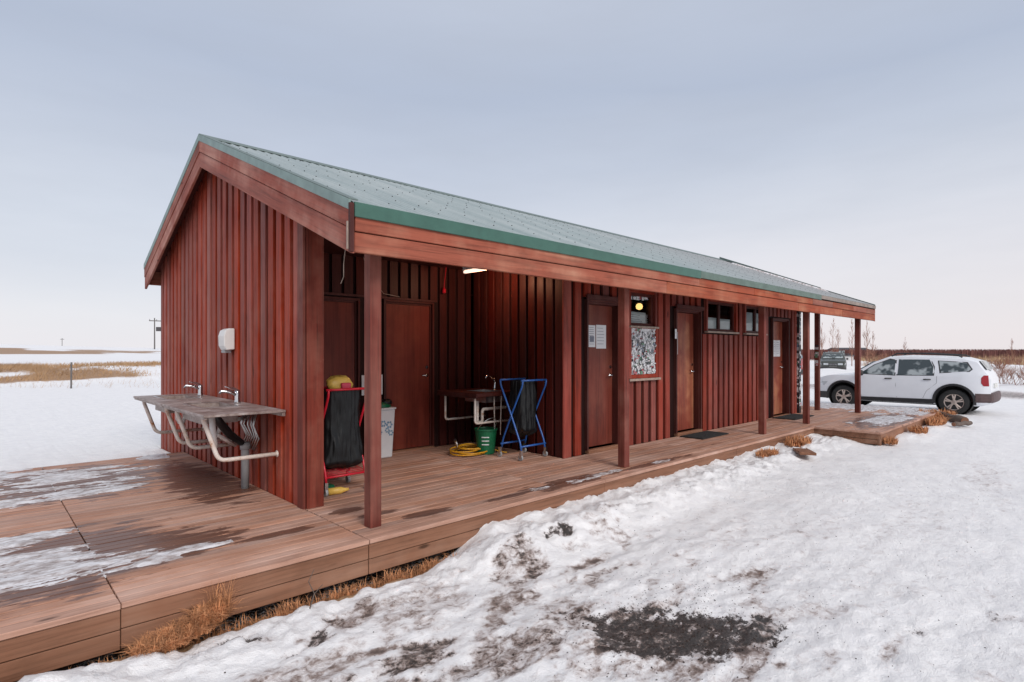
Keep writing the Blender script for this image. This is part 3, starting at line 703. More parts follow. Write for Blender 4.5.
# fascia: two courses, butted lengths
def courses(z0, z1, cuts, y0=3.752, y1=3.79):
    b = MB()
    for a, c in zip(cuts[:-1], cuts[1:]): j = random.uniform(-.003, .003); b.box(a+.003, y0+j, z0, c-.003, y1+j, z1)
    return b
courses(2.125, 2.268, [RX0+.03, 6.2, 10.5, 12.9, RX1-.04]).build('fascia_board', M['fascia'], cab, bevel=.004)
courses(2.276, 2.384, [RX0+.03, 7.0, 8.7, 9.8, 11.2, 12.3, 13.6, 14.5, RX1-.04], 3.747, 3.785).build('fascia_board', M['fascia'], cab, bevel=.004)
MB().box(RX0+.03, 3.792, 2.25, RX1-.06, 3.806, 2.45).build('fascia_backing', M['groove'], cab)
# back fascia
MB().box(RX0+.03, BY-.02, BZ-.30, RX1-.04, BY+.02, BZ-.03).build('fascia_board', M['fascia'], cab, bevel=.004)
# barge boards on both gables
def rake(x0, x1, ya, yb, o1, o2, mat, name):
    b = MB(); za, zb = roofz(ya), roofz(yb)
    b.prism([(x0, ya, za-o1), (x0, yb, zb-o1), (x0, yb, zb-o2), (x0, ya, za-o2)], (x1-x0, 0, 0)); return b.build(name, mat, cab, bevel=.003)
rk = .0
for xa, xb, fx in ((RX0, RX0+.03, -1), (RX1-.03, RX1, 1)):
    for ya, yb in ((3.75, RY-.002), (RY+.002, BY+.02)):
        rm = M['rake'] if ya < RY-.1 else M['rake2']
        rake(xa, xb, ya, yb, .185, .362, rm, 'barge_board')
        if fx < 0: rake(xa-.008, xb-.008, ya, yb, .046, .178, rm, 'barge_board')
        else: rake(xa+.008, xb+.008, ya, yb, .046, .178, rm, 'barge_board')
        rake(xa-.016 if fx < 0 else xb-.004, xa+.004 if fx < 0 else xb+.016, ya, yb, -.026, .050, M['gutter'] if fx > 0 else M['verge'], 'barge_flashing')
        rake(xa-.014 if fx < 0 else xb-.06, xa+.06 if fx < 0 else xb+.014, ya, yb, -.036, -.024, M['cap'], 'barge_flashing')
# raised far verge strip
b = MB(); ya, yb = 4.9, RY; b.prism([(RX1-.10, ya, roofz(ya)+.02), (RX1-.10, yb, roofz(yb)+.03), (RX1-.10, yb, roofz(yb)+.085), (RX1-.10, ya, roofz(ya)+.06)], (.05, 0, 0)); b.build('barge_flashing', M['cap'], cab)
# corner trim at near eave
b = MB(); b.box(RX0-.02, 3.722, 2.12, RX0+.012, 3.746, 2.47); b.build('corner_trim', M['frame'], cab)
# peeled cream drip on the corner
b = MB(); b.box(RX0-.026, 3.748, 2.14, RX0-.012, 3.766, 2.34); b.build('trim_edge', M['sill'], cab)

# hanging cables under the corner
cb = MB(); cb.tube([(2.2, 4.3, 2.45), (2.21, 4.32, 2.25), (2.19, 4.31, 2.12), (2.2, 4.33, 2.02), (2.17, 4.32, 1.96)], .004, 5)
o = cb.build('hanging_cable', M['sill'], None, origin=(2.2, 4.3, 2.45)); tag(o, 'short pale loose cable dangling under the near roof corner', 'cable')
# tube light
tl = thing('tube_light', 'lit fluorescent tube light glowing under the alcove ceiling', 'light', (5.0, 5.9, 2.6))
MB().box(4.975, 5.58, 2.507, 5.025, 6.24, 2.540).build('diffuser', M['lamp'], tl, bevel=.008)
MB().box(4.965, 5.58, 2.546, 5.035, 6.24, 2.60).build('housing', M['white_pl'], tl)
b = MB(); b.box(4.98, 5.7, 2.60, 5.02, 5.74, 2.66); b.box(4.98, 6.08, 2.60, 5.02, 6.12, 2.66); b.build('bracket', M['white_pl'], tl)
pl_ = bpy.data.lights.new('tube_glow', 'POINT'); pl_.energy = 15; pl_.color = (1,.50,.28); pl_.shadow_soft_size = .04; po = bpy.data.objects.new('tube_glow', pl_); C.objects.link(po); po.location = (5.12, 5.85, 2.44); po.parent = tl; po.location = (.12, -.05, -.16)
# red pull cord
pc = thing('pull_cord', 'red pull cord with a small red handle on the dark alcove wall', 'cord', (5.06, 6.80, 2.33))
MB().tube([(5.10, 6.80, 2.66), (5.07, 6.79, 2.5), (5.06, 6.80, 2.36)], .005, 5).build('cord', M['redtube'], pc)
MB().lathe([(.01, .03), (.028, 0), (.03, -.05), (.01, -.06)], (5.06, 6.80, 2.33), 10).build('handle', M['redtube'], pc)
o = MB().tube([(3.75, 6.82, 2.66), (3.80, 6.81, 2.5), (3.95, 6.81, 2.3), (4.05, 6.82, 2.2), (4.30, 6.81, 2.17)], .005, 5).build('cable', M['sill'], None, origin=(4.0, 6.82, 2.2)); tag(o, 'thin cable drooping across the dark wall above the alcove doors', 'cable')

# ------------------------------------------------------------------ papers on doors
def paper(x0, x1, z0, z1, y, label, lines=8, boxy=False, name='paper_notice', mat='paper'):
    o = MB().box(x0, y-.003, z0, x1, y, z1).build(name, M[mat], None, origin=((x0+x1)/2, y, z0)); tag(o, label, 'paper')
    b = MB(); h = (z1-z0)
    for k in range(lines):
        zz = z1 - h*(k+1)/(lines+1.5); w = (x1-x0)*random.uniform(.55, .8); b.box(x0+.1*(x1-x0), y-.0045, zz-.004, x0+.1*(x1-x0)+w, y-.0032, zz+.002)
    if boxy: b.box(x0+.2*(x1-x0), y-.0048, z0+.25*h, x1-.2*(x1-x0), y-.0034, z0+.5*h)
    b.build('print', M['ink'], o); return o
yd = WY0+.12
paper(6.27, 6.43, 1.47, 1.78, yd-.001, 'left of two white printed sheets on the first porch door', 9, True)
paper(6.45, 6.68, 1.45, 1.79, yd-.001, 'wider right sheet of two papers on the first porch door', 6)
paper(8.365, 8.42, 1.62, 1.78, WY0-.013, 'tiny white sign on the frame left of the worn orange door', 1)
paper(8.58, 8.68, 1.36, 1.74, yd-.001, 'tall narrow white sign on the worn middle door', 4)
paper(12.55, 12.80, 1.30, 1.66, yd-.001, 'left half of the white notice pair on the farthest door', 6)
paper(12.81, 13.04, 1.30, 1.66, yd-.001, 'right half of the white notice pair on the farthest door', 6)
paper(3.735, 4.05, .82, 1.09, 6.845, 'white sheet on the alcove wall between the two doors', 0)
# door mats
def mat_(x0, x1, y0, y1, label):
    o = MB().box(x0, y0, .003, x1, y1, .018).build('door_mat', M['rubber'], None, origin=((x0+x1)/2, (y0+y1)/2, .003), bevel=.004); tag(o, label, 'door mat', 'black mats before the porch doors')
    b = MB()
    for k in range(18): yy = y0+.02+(y1-y0-.05)*k/17; b.box(x0+.02, yy, .018, x1-.02, yy+.008, .024)
    b.build('rib', M['rubber'], o)
mat_(8.42, 9.32, 4.45, 4.86, 'black rubber mat before the worn middle door')
mat_(12.2, 13.3, 4.42, 4.88, 'black rubber mat before the farthest door')

# ------------------------------------------------------------------ outdoor sink benches
def sink(y0, y1, fy, tubes, label, trap):
    t = thing('sink_bench', label, 'sink', (2.13, (y0+y1)/2, 0), group='outdoor steel sink benches on the gable wall')
    X0, X1, zt_ = 1.42, 2.125, .855; by0, by1 = fy-.30, fy+.30; bx0, bx1 = 1.60, 1.93
    m = MB(); m.box(X0, y0, zt_-.022, bx0, y1, zt_); m.box(bx1, y0, zt_-.022, X1, y1, zt_); m.box(bx0, y0, zt_-.022, bx1, by0, zt_); m.box(bx0, by1, zt_-.022, bx1, y1, zt_)
    m.box(X0+.01, y0+.01, zt_-.04, X0+.03, y1-.01, zt_-.022); m.box(X1-.03, y0+.01, zt_-.06, X1, y1-.01, zt_-.022)
    m.build('worktop', M['worktop'], t, bevel=.003)
    b = MB(); th = .006
    b.box(bx0, by0, zt_-.16, bx1, by1, zt_-.154); b.box(bx0, by0, zt_-.154, bx0+th, by1, zt_-.001); b.box(bx1-th, by0, zt_-.154, bx1, by1, zt_-.001); b.box(bx0+th, by0, zt_-.154, bx1-th, by0+th, zt_-.001); b.box(bx0+th, by1-th, zt_-.154, bx1-th, by1, zt_-.001)
    b.build('basin', M['worktop'], t)
    # rim lip
    b = MB(); b.box(bx0-.02, by0-.02, zt_, bx0, by1+.02, zt_+.004); b.box(bx1, by0-.02, zt_, bx1+.02, by1+.02, zt_+.004); b.box(bx0, by0-.02, zt_, bx1, by0, zt_+.004); b.box(bx0, by1, zt_, bx1, by1+.02, zt_+.004)
    b.build('basin_rim', M['steel'], t)
    f = MB(); f.lathe([(.034, 0), (.030, .02), (.026, .05), (.028, .12), (.024, .135)], (2.02, fy, zt_), 16)
    f.tube([(2.02, fy, zt_+.09), (1.95, fy, zt_+.125), (1.86, fy, zt_+.135), (1.845, fy, zt_+.11)], [.022, .018, .014, .012], 10)
    fa = f.build('faucet', M['chrome'], t, smooth=True)
    f = MB(); f.prism([(2.0, fy-.016, zt_+.135), (2.045, fy-.016, zt_+.135), (1.98, fy-.010, zt_+.175), (1.90, fy-.008, zt_+.185), (1.90, fy-.008, zt_+.178)], (0, .03, 0)); f.build('lever', M['chrome'], fa)
    for ty in tubes:
        m = MB(); m.tube(round_path([(1.475, ty, .835), (1.475, ty, .79), (1.60, ty, .415), (2.125, ty, .415)], .07, 6), .020, 10)
        m.lathe([(.033, 0), (.033, .008)], (2.117, ty, .415), 14, 'x'); m.build('bracket_tube', M['tube'], t, smooth=True)
    m = MB(); m.tube([(1.77, fy, zt_-.155), (1.77, fy, .60), (1.79, fy, .55), (1.83, fy, .55), (1.85, fy, .60), (1.85, fy, .66), (1.90, fy, .69), (2.12, fy, .69)], .022, 10); m.build('drain_trap', M['white_pl'], t, smooth=True)
    return t
s1 = sink(5.33, 6.80, 6.36, (5.54, 6.45), 'near stained steel sink bench on cream bent tubes by the drain pipe', True)
s2 = sink(6.83, 8.30, 7.72, (6.88, 7.98), 'far stained steel sink bench on cream bent tubes beside the near one', False)
b = MB(); b.tube([(2.02, 6.12, -.0), (2.02, 6.12, .42), (2.01, 6.12, .47)], .038, 14); b.lathe([(.05, .40), (.05, .47)], (2.02, 6.12, 0), 14); b.build('drain_pipe', M['concrete'], s1, smooth=True)
b = MB(); b.tube([(1.66, 5.9, .80), (1.72, 5.94, .72), (1.84, 6.02, .58), (1.98, 6.10, .47)], [.035, .04, .04, .032], 12); b.build('waste_hose', M['blackpl'], s1, smooth=True)
b = MB(); b.tube([(1.60, 5.75, .80), (1.62, 5.76, .62), (1.64, 5.78, .50)], .026, 10); b.tube([(1.66, 5.8, .62), (1.9, 6.05, .46)], .018, 8); b.build('waste_pipe', M['white_pl'], s1, smooth=True)
b = MB()
for k in range(7): y = 5.95+.06*k; b.tube([(2.08, y, .8), (2.05+.02*math.sin(k), y+.02, .65), (2.09, y-.02, .52), (2.06, y+.03, .40)], .007, 6)
b.build('water_hose', M['steel'], s1, smooth=True)
# soap dispenser
sd = thing('soap_dispenser', 'white plastic soap dispenser on the red gable wall above the sinks', 'soap dispenser', (2.13, 6.88, 1.41))
b = MB(); prof = [(2.125, 1.43), (2.04, 1.42), (2.015, 1.47), (2.01, 1.58), (2.03, 1.645), (2.07, 1.665), (2.125, 1.665)]
b.prism([(x, 6.775, z) for x, z in prof], (0, .21, 0)); b.build('cover', M['white_pl'], sd, bevel=.008)
MB().box(2.03, 6.83, 1.39, 2.10, 6.94, 1.42).build('push_lever', M['concrete'], sd, bevel=.004)

# ------------------------------------------------------------------ alcove sink
t = thing('corner_sink', 'dark stained sink counter with chrome tap in the alcove corner', 'sink', (5.62, 6.2, 0))
b = MB(); b.box(4.80, 5.74, .80, 5.10, 6.62, .85); b.box(5.45, 5.74, .80, 5.615, 6.62, .85); b.box(5.10, 5.74, .80, 5.45, 5.9, .85); b.box(5.10, 6.35, .80, 5.45, 6.62, .85); b.box(4.80, 5.74, .78, 4.82, 6.62, .80)
b.build('counter', M['frame'], t, bevel=.004)
b = MB(); b.box(5.10, 5.90, .70, 5.45, 6.35, .706); b.box(5.1, 5.9, .706, 5.106, 6.35, .849); b.box(5.444, 5.9, .706, 5.45, 6.35, .849); b.box(5.106, 5.9, .706, 5.444, 5.906, .849); b.box(5.106, 6.344, .706, 5.444, 6.35, .849)
b.build('basin', M['steel'], t)
b = MB(); b.lathe([(.028, 0), (.022, .03), (.018, .14), (.01, .15)], (5.46, 6.12, .85), 12); b.tube([(5.46, 6.12, .97), (5.40, 6.12, 1.04), (5.33, 6.12, 1.07), (5.28, 6.12, 1.03)], .012, 8); b.tube([(5.46, 6.12, .99), (5.50, 6.2, 1.05)], .01, 8)
b.build('faucet', M['chrome'], t, smooth=True)
for ty in (6.50, 5.84):
    MB().tube(round_path([(4.86, ty, .79), (4.86, ty, .44), (5.60, ty, .44)], .05, 5), .016, 10).build('bracket_tube', M['tube'], t, smooth=True)
b = MB(); b.tube(round_path([(5.05, 6.02, .72), (5.05, 6.02, .42), (5.14, 6.02, .42), (5.14, 6.02, .60), (5.58, 6.02, .60)], .04, 5), .022, 10); b.tube([(5.3, 5.8, .8), (5.3, 5.82, .25)], .008, 6); b.tube([(5.22, 5.86, .8), (5.22, 5.85, .3)], .008, 6); b.build('drain_trap', M['tube'], t, smooth=True)
# green bucket
t = thing('green_bucket', 'green plastic bucket on the deck under the alcove sink', 'bucket', (5.12, 5.92, 0))
b = MB()
b.lathe([(.115, .0), (.12, .01), (.150, .32), (.165, .325), (.165, .345), (.150, .345), (.143, .33), (.112, .015)], (5.12, 5.92, .002), 28, caps=False); b.lathe([(.112, .012), (.001, .012)], (5.12, 5.92, .002), 28); b.build('body', M['green'], t, smooth=False)
b = MB(); b.tube([(5.12+.16*math.cos(a), 5.92+.16*math.sin(a)-.03*math.sin(a), .33-.17*math.sin(a)) for a in np.linspace(math.pi, math.pi*2-.0, 12)], .005, 6); b.build('handle', M['steel'], t)
b = MB()
for k in range(3):
    pts = [(5.12+.137*math.cos(a)*(1+.03*k), 5.92+.137*math.sin(a)*(1+.03*k), .14+.05*k) for a in np.linspace(3.6, 4.3, 5)]; b.tube(pts, .008, 6)
b.build('label_marks', M['paper'], t)
# yellow hose coil
b = MB(); pts = []
cx, cy = 4.93, 6.02
for i in range(112):
    a = i*2*math.pi/24; k_ = i//24; r = .27-.03*k_+.03*math.sin(i*.21+k_); ox, oy = [(0,0),(.03,-.04),(-.05,.03),(.06,.05),(-.02,-.03)][k_]; pts.append((cx+r*math.cos(a)+ox*min(1,(i%24)/8), cy+r*.8*math.sin(a)+oy*min(1,(i%24)/8), .014+.0008*i+.03*math.sin(i*.13+1)**4))
pts += [(cx+.30, cy-.12, .05), (cx+.36, cy-.2, .02), (cx+.40, cy-.3, .014)]
hs = b.tube(pts, .0105, 7).build('coiled_hose', M['yellow'], None, origin=(cx, cy, 0), smooth=True); tag(hs, 'yellow coiled hose lying on the deck beside the green bucket', 'hose')
b = MB(); b.tube([(4.86, 6.2, .06), (4.83, 6.22, .16), (4.80, 6.2, .19)], .02, 8).build('nozzle', M['steel'], hs); 

# ------------------------------------------------------------------ bag carts
def cart(x0, x1, y0, y1, mat, name, label, cat='cart', casters=True, shelf=False):
    t = thing(name, label, cat, ((x0+x1)/2, (y0+y1)/2, 0)); r = .0125; zt, zb = 1.03, .13
    for x in (x0, x1):
        MB().tube(round_path([(x, y0, zb), (x, y0+.02, zb+.10), (x, (y0+y1)/2, .60), (x, y1-.01, .96), (x, y1, zt)], .05), r, 8).build('side_tube', mat, t, smooth=True)
        MB().tube(round_path([(x+.027, y1, zb), (x+.027, y1-.02, zb+.10), (x+.027, (y0+y1)/2, .60), (x+.027, y0+.01, .96), (x+.027, y0, zt)], .05), r, 8).build('side_tube', mat, t, smooth=True)
    MB().tube([(x0-.0, y0, zt), (x1+.027, y0, zt)], r, 8).build('top_bar', mat, t, smooth=True)
    MB().tube([(x0, y1, zt), (x1+.027, y1, zt)], r, 8).build('top_bar', mat, t, smooth=True)
    b = MB(); b.tube([(x0, y0+.01, zb+.05), (x1+.027, y0+.01, zb+.05)], r, 8); b.tube([(x0, y1-.01, zb+.05), (x1+.027, y1-.01, zb+.05)], r, 8)
    if shelf:
        for k in range(9): yy = y0+.02+(y1-y0-.04)*k/8; b.tube([(x0, yy, zb+.07+.004*k), (x1+.02, yy, zb+.07+.004*k)], .005, 5)
    b.build('lower_rack', mat, t, smooth=True)
    for x in (x0, x1+.02):
        for y in (y0, y1):
            b = MB(); b.lathe([(.008, -.012), (.036, -.012), (.038, 0), (.036, .012), (.008, .012)], (x, y+.01, .04), 16, 'x'); c = b.build('caster', M['concrete'], t, smooth=False)
            MB().box(x-.016, y-.012, .04, x+.016, y+.022, .135).build('caster_fork', M['steel'], c)
    return t
cart(5.08, 5.52, 5.18, 5.58, M['bluetube'], 'bag_cart', 'blue tube folding bag cart on wheels beside the alcove sink')
cart(2.46, 2.88, 5.20, 5.60, M['redtube'], 'bag_cart', 'red tube folding bag cart behind the first porch post', shelf=True)
def bag(cx, cy, z0, z1, rx, ry, name, label, seed, taper=.55):
    from mathutils import noise as mn
    n, m_ = 110, 64; v = []; rnd = random.Random(seed); off = Vector((seed*3.1, seed, 0))
    for i in range(m_):
        t_ = i/(m_-1); z = z1 + (z0-z1)*t_
        s = (.90 + .16*t_**1.3 - .05*math.sin(t_*6+seed)) * (1 if t_ < .90 else math.sqrt(max(.02, 1-((t_-.90)/.105)**2)))
        for k in range(n):
            a = 2*math.pi*k/n; e = 1/max(abs(math.cos(a))**5+abs(math.sin(a))**5, 1e-6)**.2
            q = Vector((math.cos(a)*2.2, math.sin(a)*2.2, z*1.6)) + off
            w_ = -.16*abs(mn.noise(q)) - .11*abs(mn.noise(q*2.3+Vector((0, 0, t_*3)))) + .05*mn.noise(q*5)
            rr = s*(min(e, 1.2) + w_*1.5 + .10)
            v.append((cx+rx*rr*math.cos(a), cy+ry*rr*math.sin(a), z+.03*t_*mn.noise(q*1.5)-.03*t_*math.cos(a-1)))
    f = [(i*n+k, i*n+(k+1) % n, (i+1)*n+(k+1) % n, (i+1)*n+k) for i in range(m_-1) for k in range(n)] + [tuple(range((m_-1)*n, m_*n))]
    b = MB(); b.add(v, f); o = b.build(name, M['bag'], None, origin=(cx, cy, z0), smooth=True); tag(o, label, 'bag'); return o
bg = bag(5.31, 5.38, .30, 1.02, .155, .135, 'garbage_bag', 'black garbage bag hanging in the blue cart', 3)
b = MB(); b.box(5.09, 5.20, 1.045, 5.5, 5.56, 1.049); 
bag(2.68, 5.40, .22, 1.02, .195, .175, 'garbage_bag', 'full black garbage bag hanging in the red cart', 5)
# yellow pack lying on the red cart's bag
t = thing('food_packaging', 'crumpled yellow and red food packaging on the bag in the red cart', 'rubbish', (2.66, 5.40, 1.0))
b = MB(); n = 14; v = []
for i in range(7):
    for k in range(n):
        a = 2*math.pi*k/n; r = [.02, .10, .13, .135, .12, .08, .02][i]*(1+.15*math.sin(a*3+i)); v.append((2.68+r*math.cos(a), 5.38+.6*r*math.sin(a), .99+[.0, .01, .05, .09, .13, .16, .165][i]+.012*math.sin(a*5)))
b.add(v, [(i*n+k, i*n+(k+1) % n, (i+1)*n+(k+1) % n, (i+1)*n+k) for i in range(6) for k in range(n)] + [tuple(range(n))[::-1], tuple(range(6*n, 7*n))]); b.build('wrapper', M['yelpack'], t, smooth=True)
b = MB(); b.box(2.66, 5.27, 1.03, 2.76, 5.30, 1.09, Matrix.Rotation(.0, 4, 'Z')); b.build('print_patch', M['pinkpack'], t, bevel=.006)
# rubbish beneath the red cart
o = MB().tube([(2.50, 5.24, .035), (2.62, 5.22, .035), (2.66, 5.215, .035), (2.70, 5.21, .035)], [.035, .035, .02, .014], 12).build('plastic_bottle', M['yelpack'], None, origin=(2.6, 5.22, 0), smooth=True); tag(o, 'small yellow bottle lying on the deck under the red cart', 'bottle')
o = MB().box(2.44, 5.42, .003, 2.66, 5.52, .05).build('flat_box', M['green'], None, origin=(2.55, 5.47, 0), bevel=.01); tag(o, 'small green box lying flat under the red cart', 'box')
# white bin
t = thing('waste_bin', 'tall white waste bin with blue flower print by the alcove door', 'bin', (3.90, 6.66, 0))
def frust(b, cx, cy, z0, z1, a0, a1):
    v = [(cx+sx*a, cy+sy*a*.8, z) for z, a in ((z0, a0), (z1, a1)) for sx, sy in ((-1,-1),(1,-1),(1,1),(-1,1))]
    b.add(v, [(0,3,2,1),(4,5,6,7),(0,1,5,4),(1,2,6,5),(2,3,7,6),(3,0,4,7)])
b = MB(); frust(b, 3.90, 6.66, .003, .64, .130, .160); b.build('body', M['bin'], t, bevel=.012)
b = MB(); frust(b, 3.90, 6.66, .641, .665, .170, .172); b.build('rim', M['bin'], t, bevel=.006)
b = MB(); rnd = random.Random(4)
for cxx, czz, rr in ((3.97, .44, .05), (3.995, .33, .04), (3.94, .37, .035), (3.88, .46, .045), (3.83, .35, .04)):
    yy = 6.66-.8*(.130+.03*czz/.64)-.0035
    for k in range(6):
        a = k*1.047; px, pz = cxx+rr*.7*math.cos(a), czz+rr*.7*math.sin(a); q = [(px+rr*.33*math.cos(t2), yy, pz+rr*.33*math.sin(t2)) for t2 in np.linspace(0, 5.2, 6)]; b.prism(q, (0, .0025, 0))
b.build('flower_print', M['inkblue'], t)
b = MB(); n = 16; v = []
for i in range(5):
    for k in range(n):
        a = 2*math.pi*k/n; r = [.15, .15, .13, .08, .01][i]*(1+.12*math.sin(a*4+i*2)); v.append((3.90+r*math.cos(a), 6.66+.75*r*math.sin(a), .66+[0, .03, .055, .07, .075][i]+.012*math.sin(a*3)))
b.add(v, [(i*n+k, i*n+(k+1) % n, (i+1)*n+(k+1) % n, (i+1)*n+k) for i in range(4) for k in range(n)]); b.build('bin_liner', M['green'], t, smooth=True)
o = MB().add or None
b = MB(); v = []
for i in range(5):
    for k in range(n):
        a = 2*math.pi*k/n; r = [.07, .085, .075, .05, .01][i]; v.append((3.98+r*math.cos(a), 6.63+.7*r*math.sin(a), .70+[0, .03, .05, .065, .07][i]+.01*math.sin(a*5)))
b.add(v, [(i*n+k, i*n+(k+1) % n, (i+1)*n+(k+1) % n, (i+1)*n+k) for i in range(4) for k in range(n)]); b.build('rubbish', M['bag'], t, smooth=True)

# ------------------------------------------------------------------ snow and ice lying on deck and roof
def patch(name, label, x0, x1, y0, y1, step, hfun, mat, z=0, kind='stuff', slope=None, cat=None):
    xs = np.arange(x0, x1, step); ys = np.arange(y0, y1, step); A, B = np.meshgrid(xs, ys, indexing='ij'); h = hfun(A, B)
    zz = (z + h) if slope is None else slope(A, B) + h
    co = np.stack([A, B, zz], -1).reshape(-1, 3); id_ = np.arange(A.size).reshape(A.shape); F = np.stack([id_[:-1,:-1], id_[1:,:-1], id_[1:,1:], id_[:-1,1:]], -1).reshape(-1, 4)
    keep = (h.ravel()[F] > -.003).any(1); F = F[keep]; used, inv = np.unique(F, return_inverse=True); co = co[used]; F = inv.reshape(F.shape)
    o0 = np.array([(x0+x1)/2, (y0+y1)/2, z]); me = npmesh(name, co-o0, F); me.shade_smooth(); me.materials.append(mat)
    o = bpy.data.objects.new(name, me); C.objects.link(o); o.location = o0; tag(o, label, cat, kind=kind); return o
def icef(regs, seed, amp=.03, sx=2.6, sy=8, th=.0):
    def f(A, B):
        e = 0
        for cx, cy, a, b in regs: e = np.maximum(e, ellipse(A, B, cx, cy, a, b))
        n = 1.2*fbm(A*sx, B*sy, 6, seed, .68) + .8*fbm(A*.9, B*2.4, 3, seed+50)
        return np.clip((ss(0, .6, e)*.33 - .25 + n - th)*amp, -.01, .011) - (e <= 0)*.02
    return f
patch('deck_ice', 'streaky thin icy snow on the deck boards at the near left', -.6, 1.45, 4.05, 5.7, .016, icef([(.35,4.72,.95,.50),(-.3,5.2,.8,.5),(1.0,4.45,.4,.2),(.15,5.6,.5,.25)], 201, .05), M['ice'])
patch('deck_ice', 'patchy icy snow on the deck behind the sink benches', -.6, 1.9, 6.1, 8.98, .022, icef([(.7,8.2,1.2,.8),(.9,7.1,.6,.55),(.1,6.9,.5,.5),(0,8.3,.8,.9),(1.75,8.75,.3,.25)], 202, .05), M['ice'])
patch('deck_ice', 'crumbs of ice along the deck edge before the second post', 3.9, 6.9, 3.82, 4.35, .014, icef([(5.0,4.02,.9,.14),(6.1,3.95,.7,.09),(4.3,4.05,.4,.1)], 203, .05, 2.5, 7, .11), M['ice'])
patch('deck_snow', 'icy snow sheet covering the far platform beyond the porch', 12.4, 17.2, 2.80, 5.6, .03, icef([(13.9,3.15,1.7,.42),(15.8,3.4,1.6,1.0),(16.4,4.3,1.2,1.6),(12.6,3.4,.9,.25)], 204, .08, 1.2, 3, -.04), M['ice'])
sf = lambda A, B: RZ - np.abs(B-RY)*SL + .012
def rs(regs, seed, th=.0):
    def f(A, B):
        e = 0
        for cx, cy, a, b in regs: e = np.maximum(e, ellipse(A, B, cx, cy, a, b))
        return np.clip(ss(0, .5, e)*.06 - .018 + .03*fbm(A*3, B*3, 3, seed), -.02, .035) - (e <= 0)*.03
    return f
patch('roof_snow', 'last strips of white snow on the roof by its far verge', 13.7, 15.15, 4.2, 7.4, .03, rs([(14.95,5.9,.13,1.2),(14.7,6.75,.22,.28),(14.9,5.1,.14,.6)], 205), M['ice'], slope=sf)

# ------------------------------------------------------------------ grass tufts, plank, logs
def blades(b, cx, cy, z, n, rx, ry, hmin, hmax, rnd, lean=.6, w=.003):
    for _ in range(n):
        a = rnd.uniform(0, 6.28); q = math.sqrt(rnd.random()); x, y = cx+rx*q*math.cos(a), cy+ry*q*math.sin(a); h = rnd.uniform(hmin, hmax); la = rnd.uniform(0, 6.28); l = h*rnd.uniform(.1, lean)
        dx, dy = l*math.cos(la), l*math.sin(la); ww = w*rnd.uniform(.7, 1.5); px, py = -math.sin(la)*ww, math.cos(la)*ww
        zz = z + rnd.uniform(-.01, .01)
        b.add([(x-px, y-py, zz), (x+px, y+py, zz), (x+dx*.4+px*.8, y+dy*.4+py*.8, zz+h*.6), (x+dx*.4-px*.8, y+dy*.4-py*.8, zz+h*.6), (x+dx, y+dy, zz+h*(.95 if l < h*.5 else .7))], [(0,1,2,3), (3,2,4)])
rnd = random.Random(11)
def tuft(parts, label, name='dry_grass_tuft'):
    b = MB(); x, y = parts[0][0], parts[0][1]
    for p in parts: blades(b, *p[:2], p[2], p[3], p[4], p[5], p[6], p[7], rnd, p[8], p[9])
    o = b.build(name, M['dry'], None, origin=(x, y, parts[0][2])); tag(o, label, 'dry grass'); return o
tuft([(.76,3.62,-.24,1400,.14,.08,.02,.08,2.2,.0022),(.90,3.66,-.23,1500,.14,.07,.02,.09,2.2,.0022),(1.02,3.69,-.20,900,.10,.06,.03,.12,2.0,.0022),(1.08,3.70,-.17,90,.06,.05,.10,.22,.9,.0018)], 'bright rusty dry grass tuft against the near deck edge')
tuft([(8.7,3.55,-.15,500,.3,.12,.03,.10,1.2,.005)], 'rusty dry grass tuft at the deck edge before the middle door')
tuft([(10.0,3.58,-.14,600,.38,.16,.04,.16,1.2,.006)], 'larger rusty tuft beside the half buried plank')
tuft([(11.6,2.62,-.2,300,.12,.10,.05,.16,1.0,.005)], 'small rusty tuft under the platform corner')
tuft([(13.2,2.52,-.15,500,.22,.14,.04,.16,1.2,.006)], 'round rusty tuft midway along the far platform edge')
tuft([(15.0,2.55,-.14,700,.5,.16,.04,.20,1.2,.007),(16.2,2.75,-.1,700,.4,.35,.04,.22,1.2,.007)], 'wide rusty tuft by the log at the platform end')
b = MB(); rnd = random.Random(3)
for x in np.arange(-.5, 3.2, .06): blades(b, x, 3.73, -.36, 34, .05, .06, .03, .12, rnd, 1.3, .0022)
for x in (1.9, 2.3, 2.6, 1.5): blades(b, x, 3.70, -.34, 120, .1, .06, .05, .13, rnd, 1.3, .0022)
o = b.build('grass_strip', M['dry'], None, origin=(1.3, 3.73, -.36)); tag(o, 'strip of dry grass showing in the gap under the deck edge', None, kind='stuff')
b = MB(); b.tube([(1.55, 3.52, -.26), (1.60, 3.55, -.17), (1.57, 3.57, -.09), (1.62, 3.6, -.03)], [.005, .004, .003, .002], 5); b.tube([(1.60, 3.55, -.17), (1.66, 3.56, -.13)], [.003, .002], 5)
o = b.build('dead_stalk', M['bark'], None, origin=(1.55, 3.52, -.26)); tag(o, 'thin dark dead stalk standing in the snow by the deck', 'stalk')
Mx = Matrix.Translation((9.35, 3.28, gz(9.35, 3.28)+.03)) @ Matrix.Rotation(R(28), 4, 'Z') @ Matrix.Rotation(R(4), 4, 'Y')
o = MB().box(-.5, -.11, -.02, .5, .11, .02, Mx).build('loose_plank', M['edge'], None, origin=(9.35, 3.28, gz(9.35, 3.28)), bevel=.004); tag(o, 'short brown plank half buried in snow before the porch', 'plank')
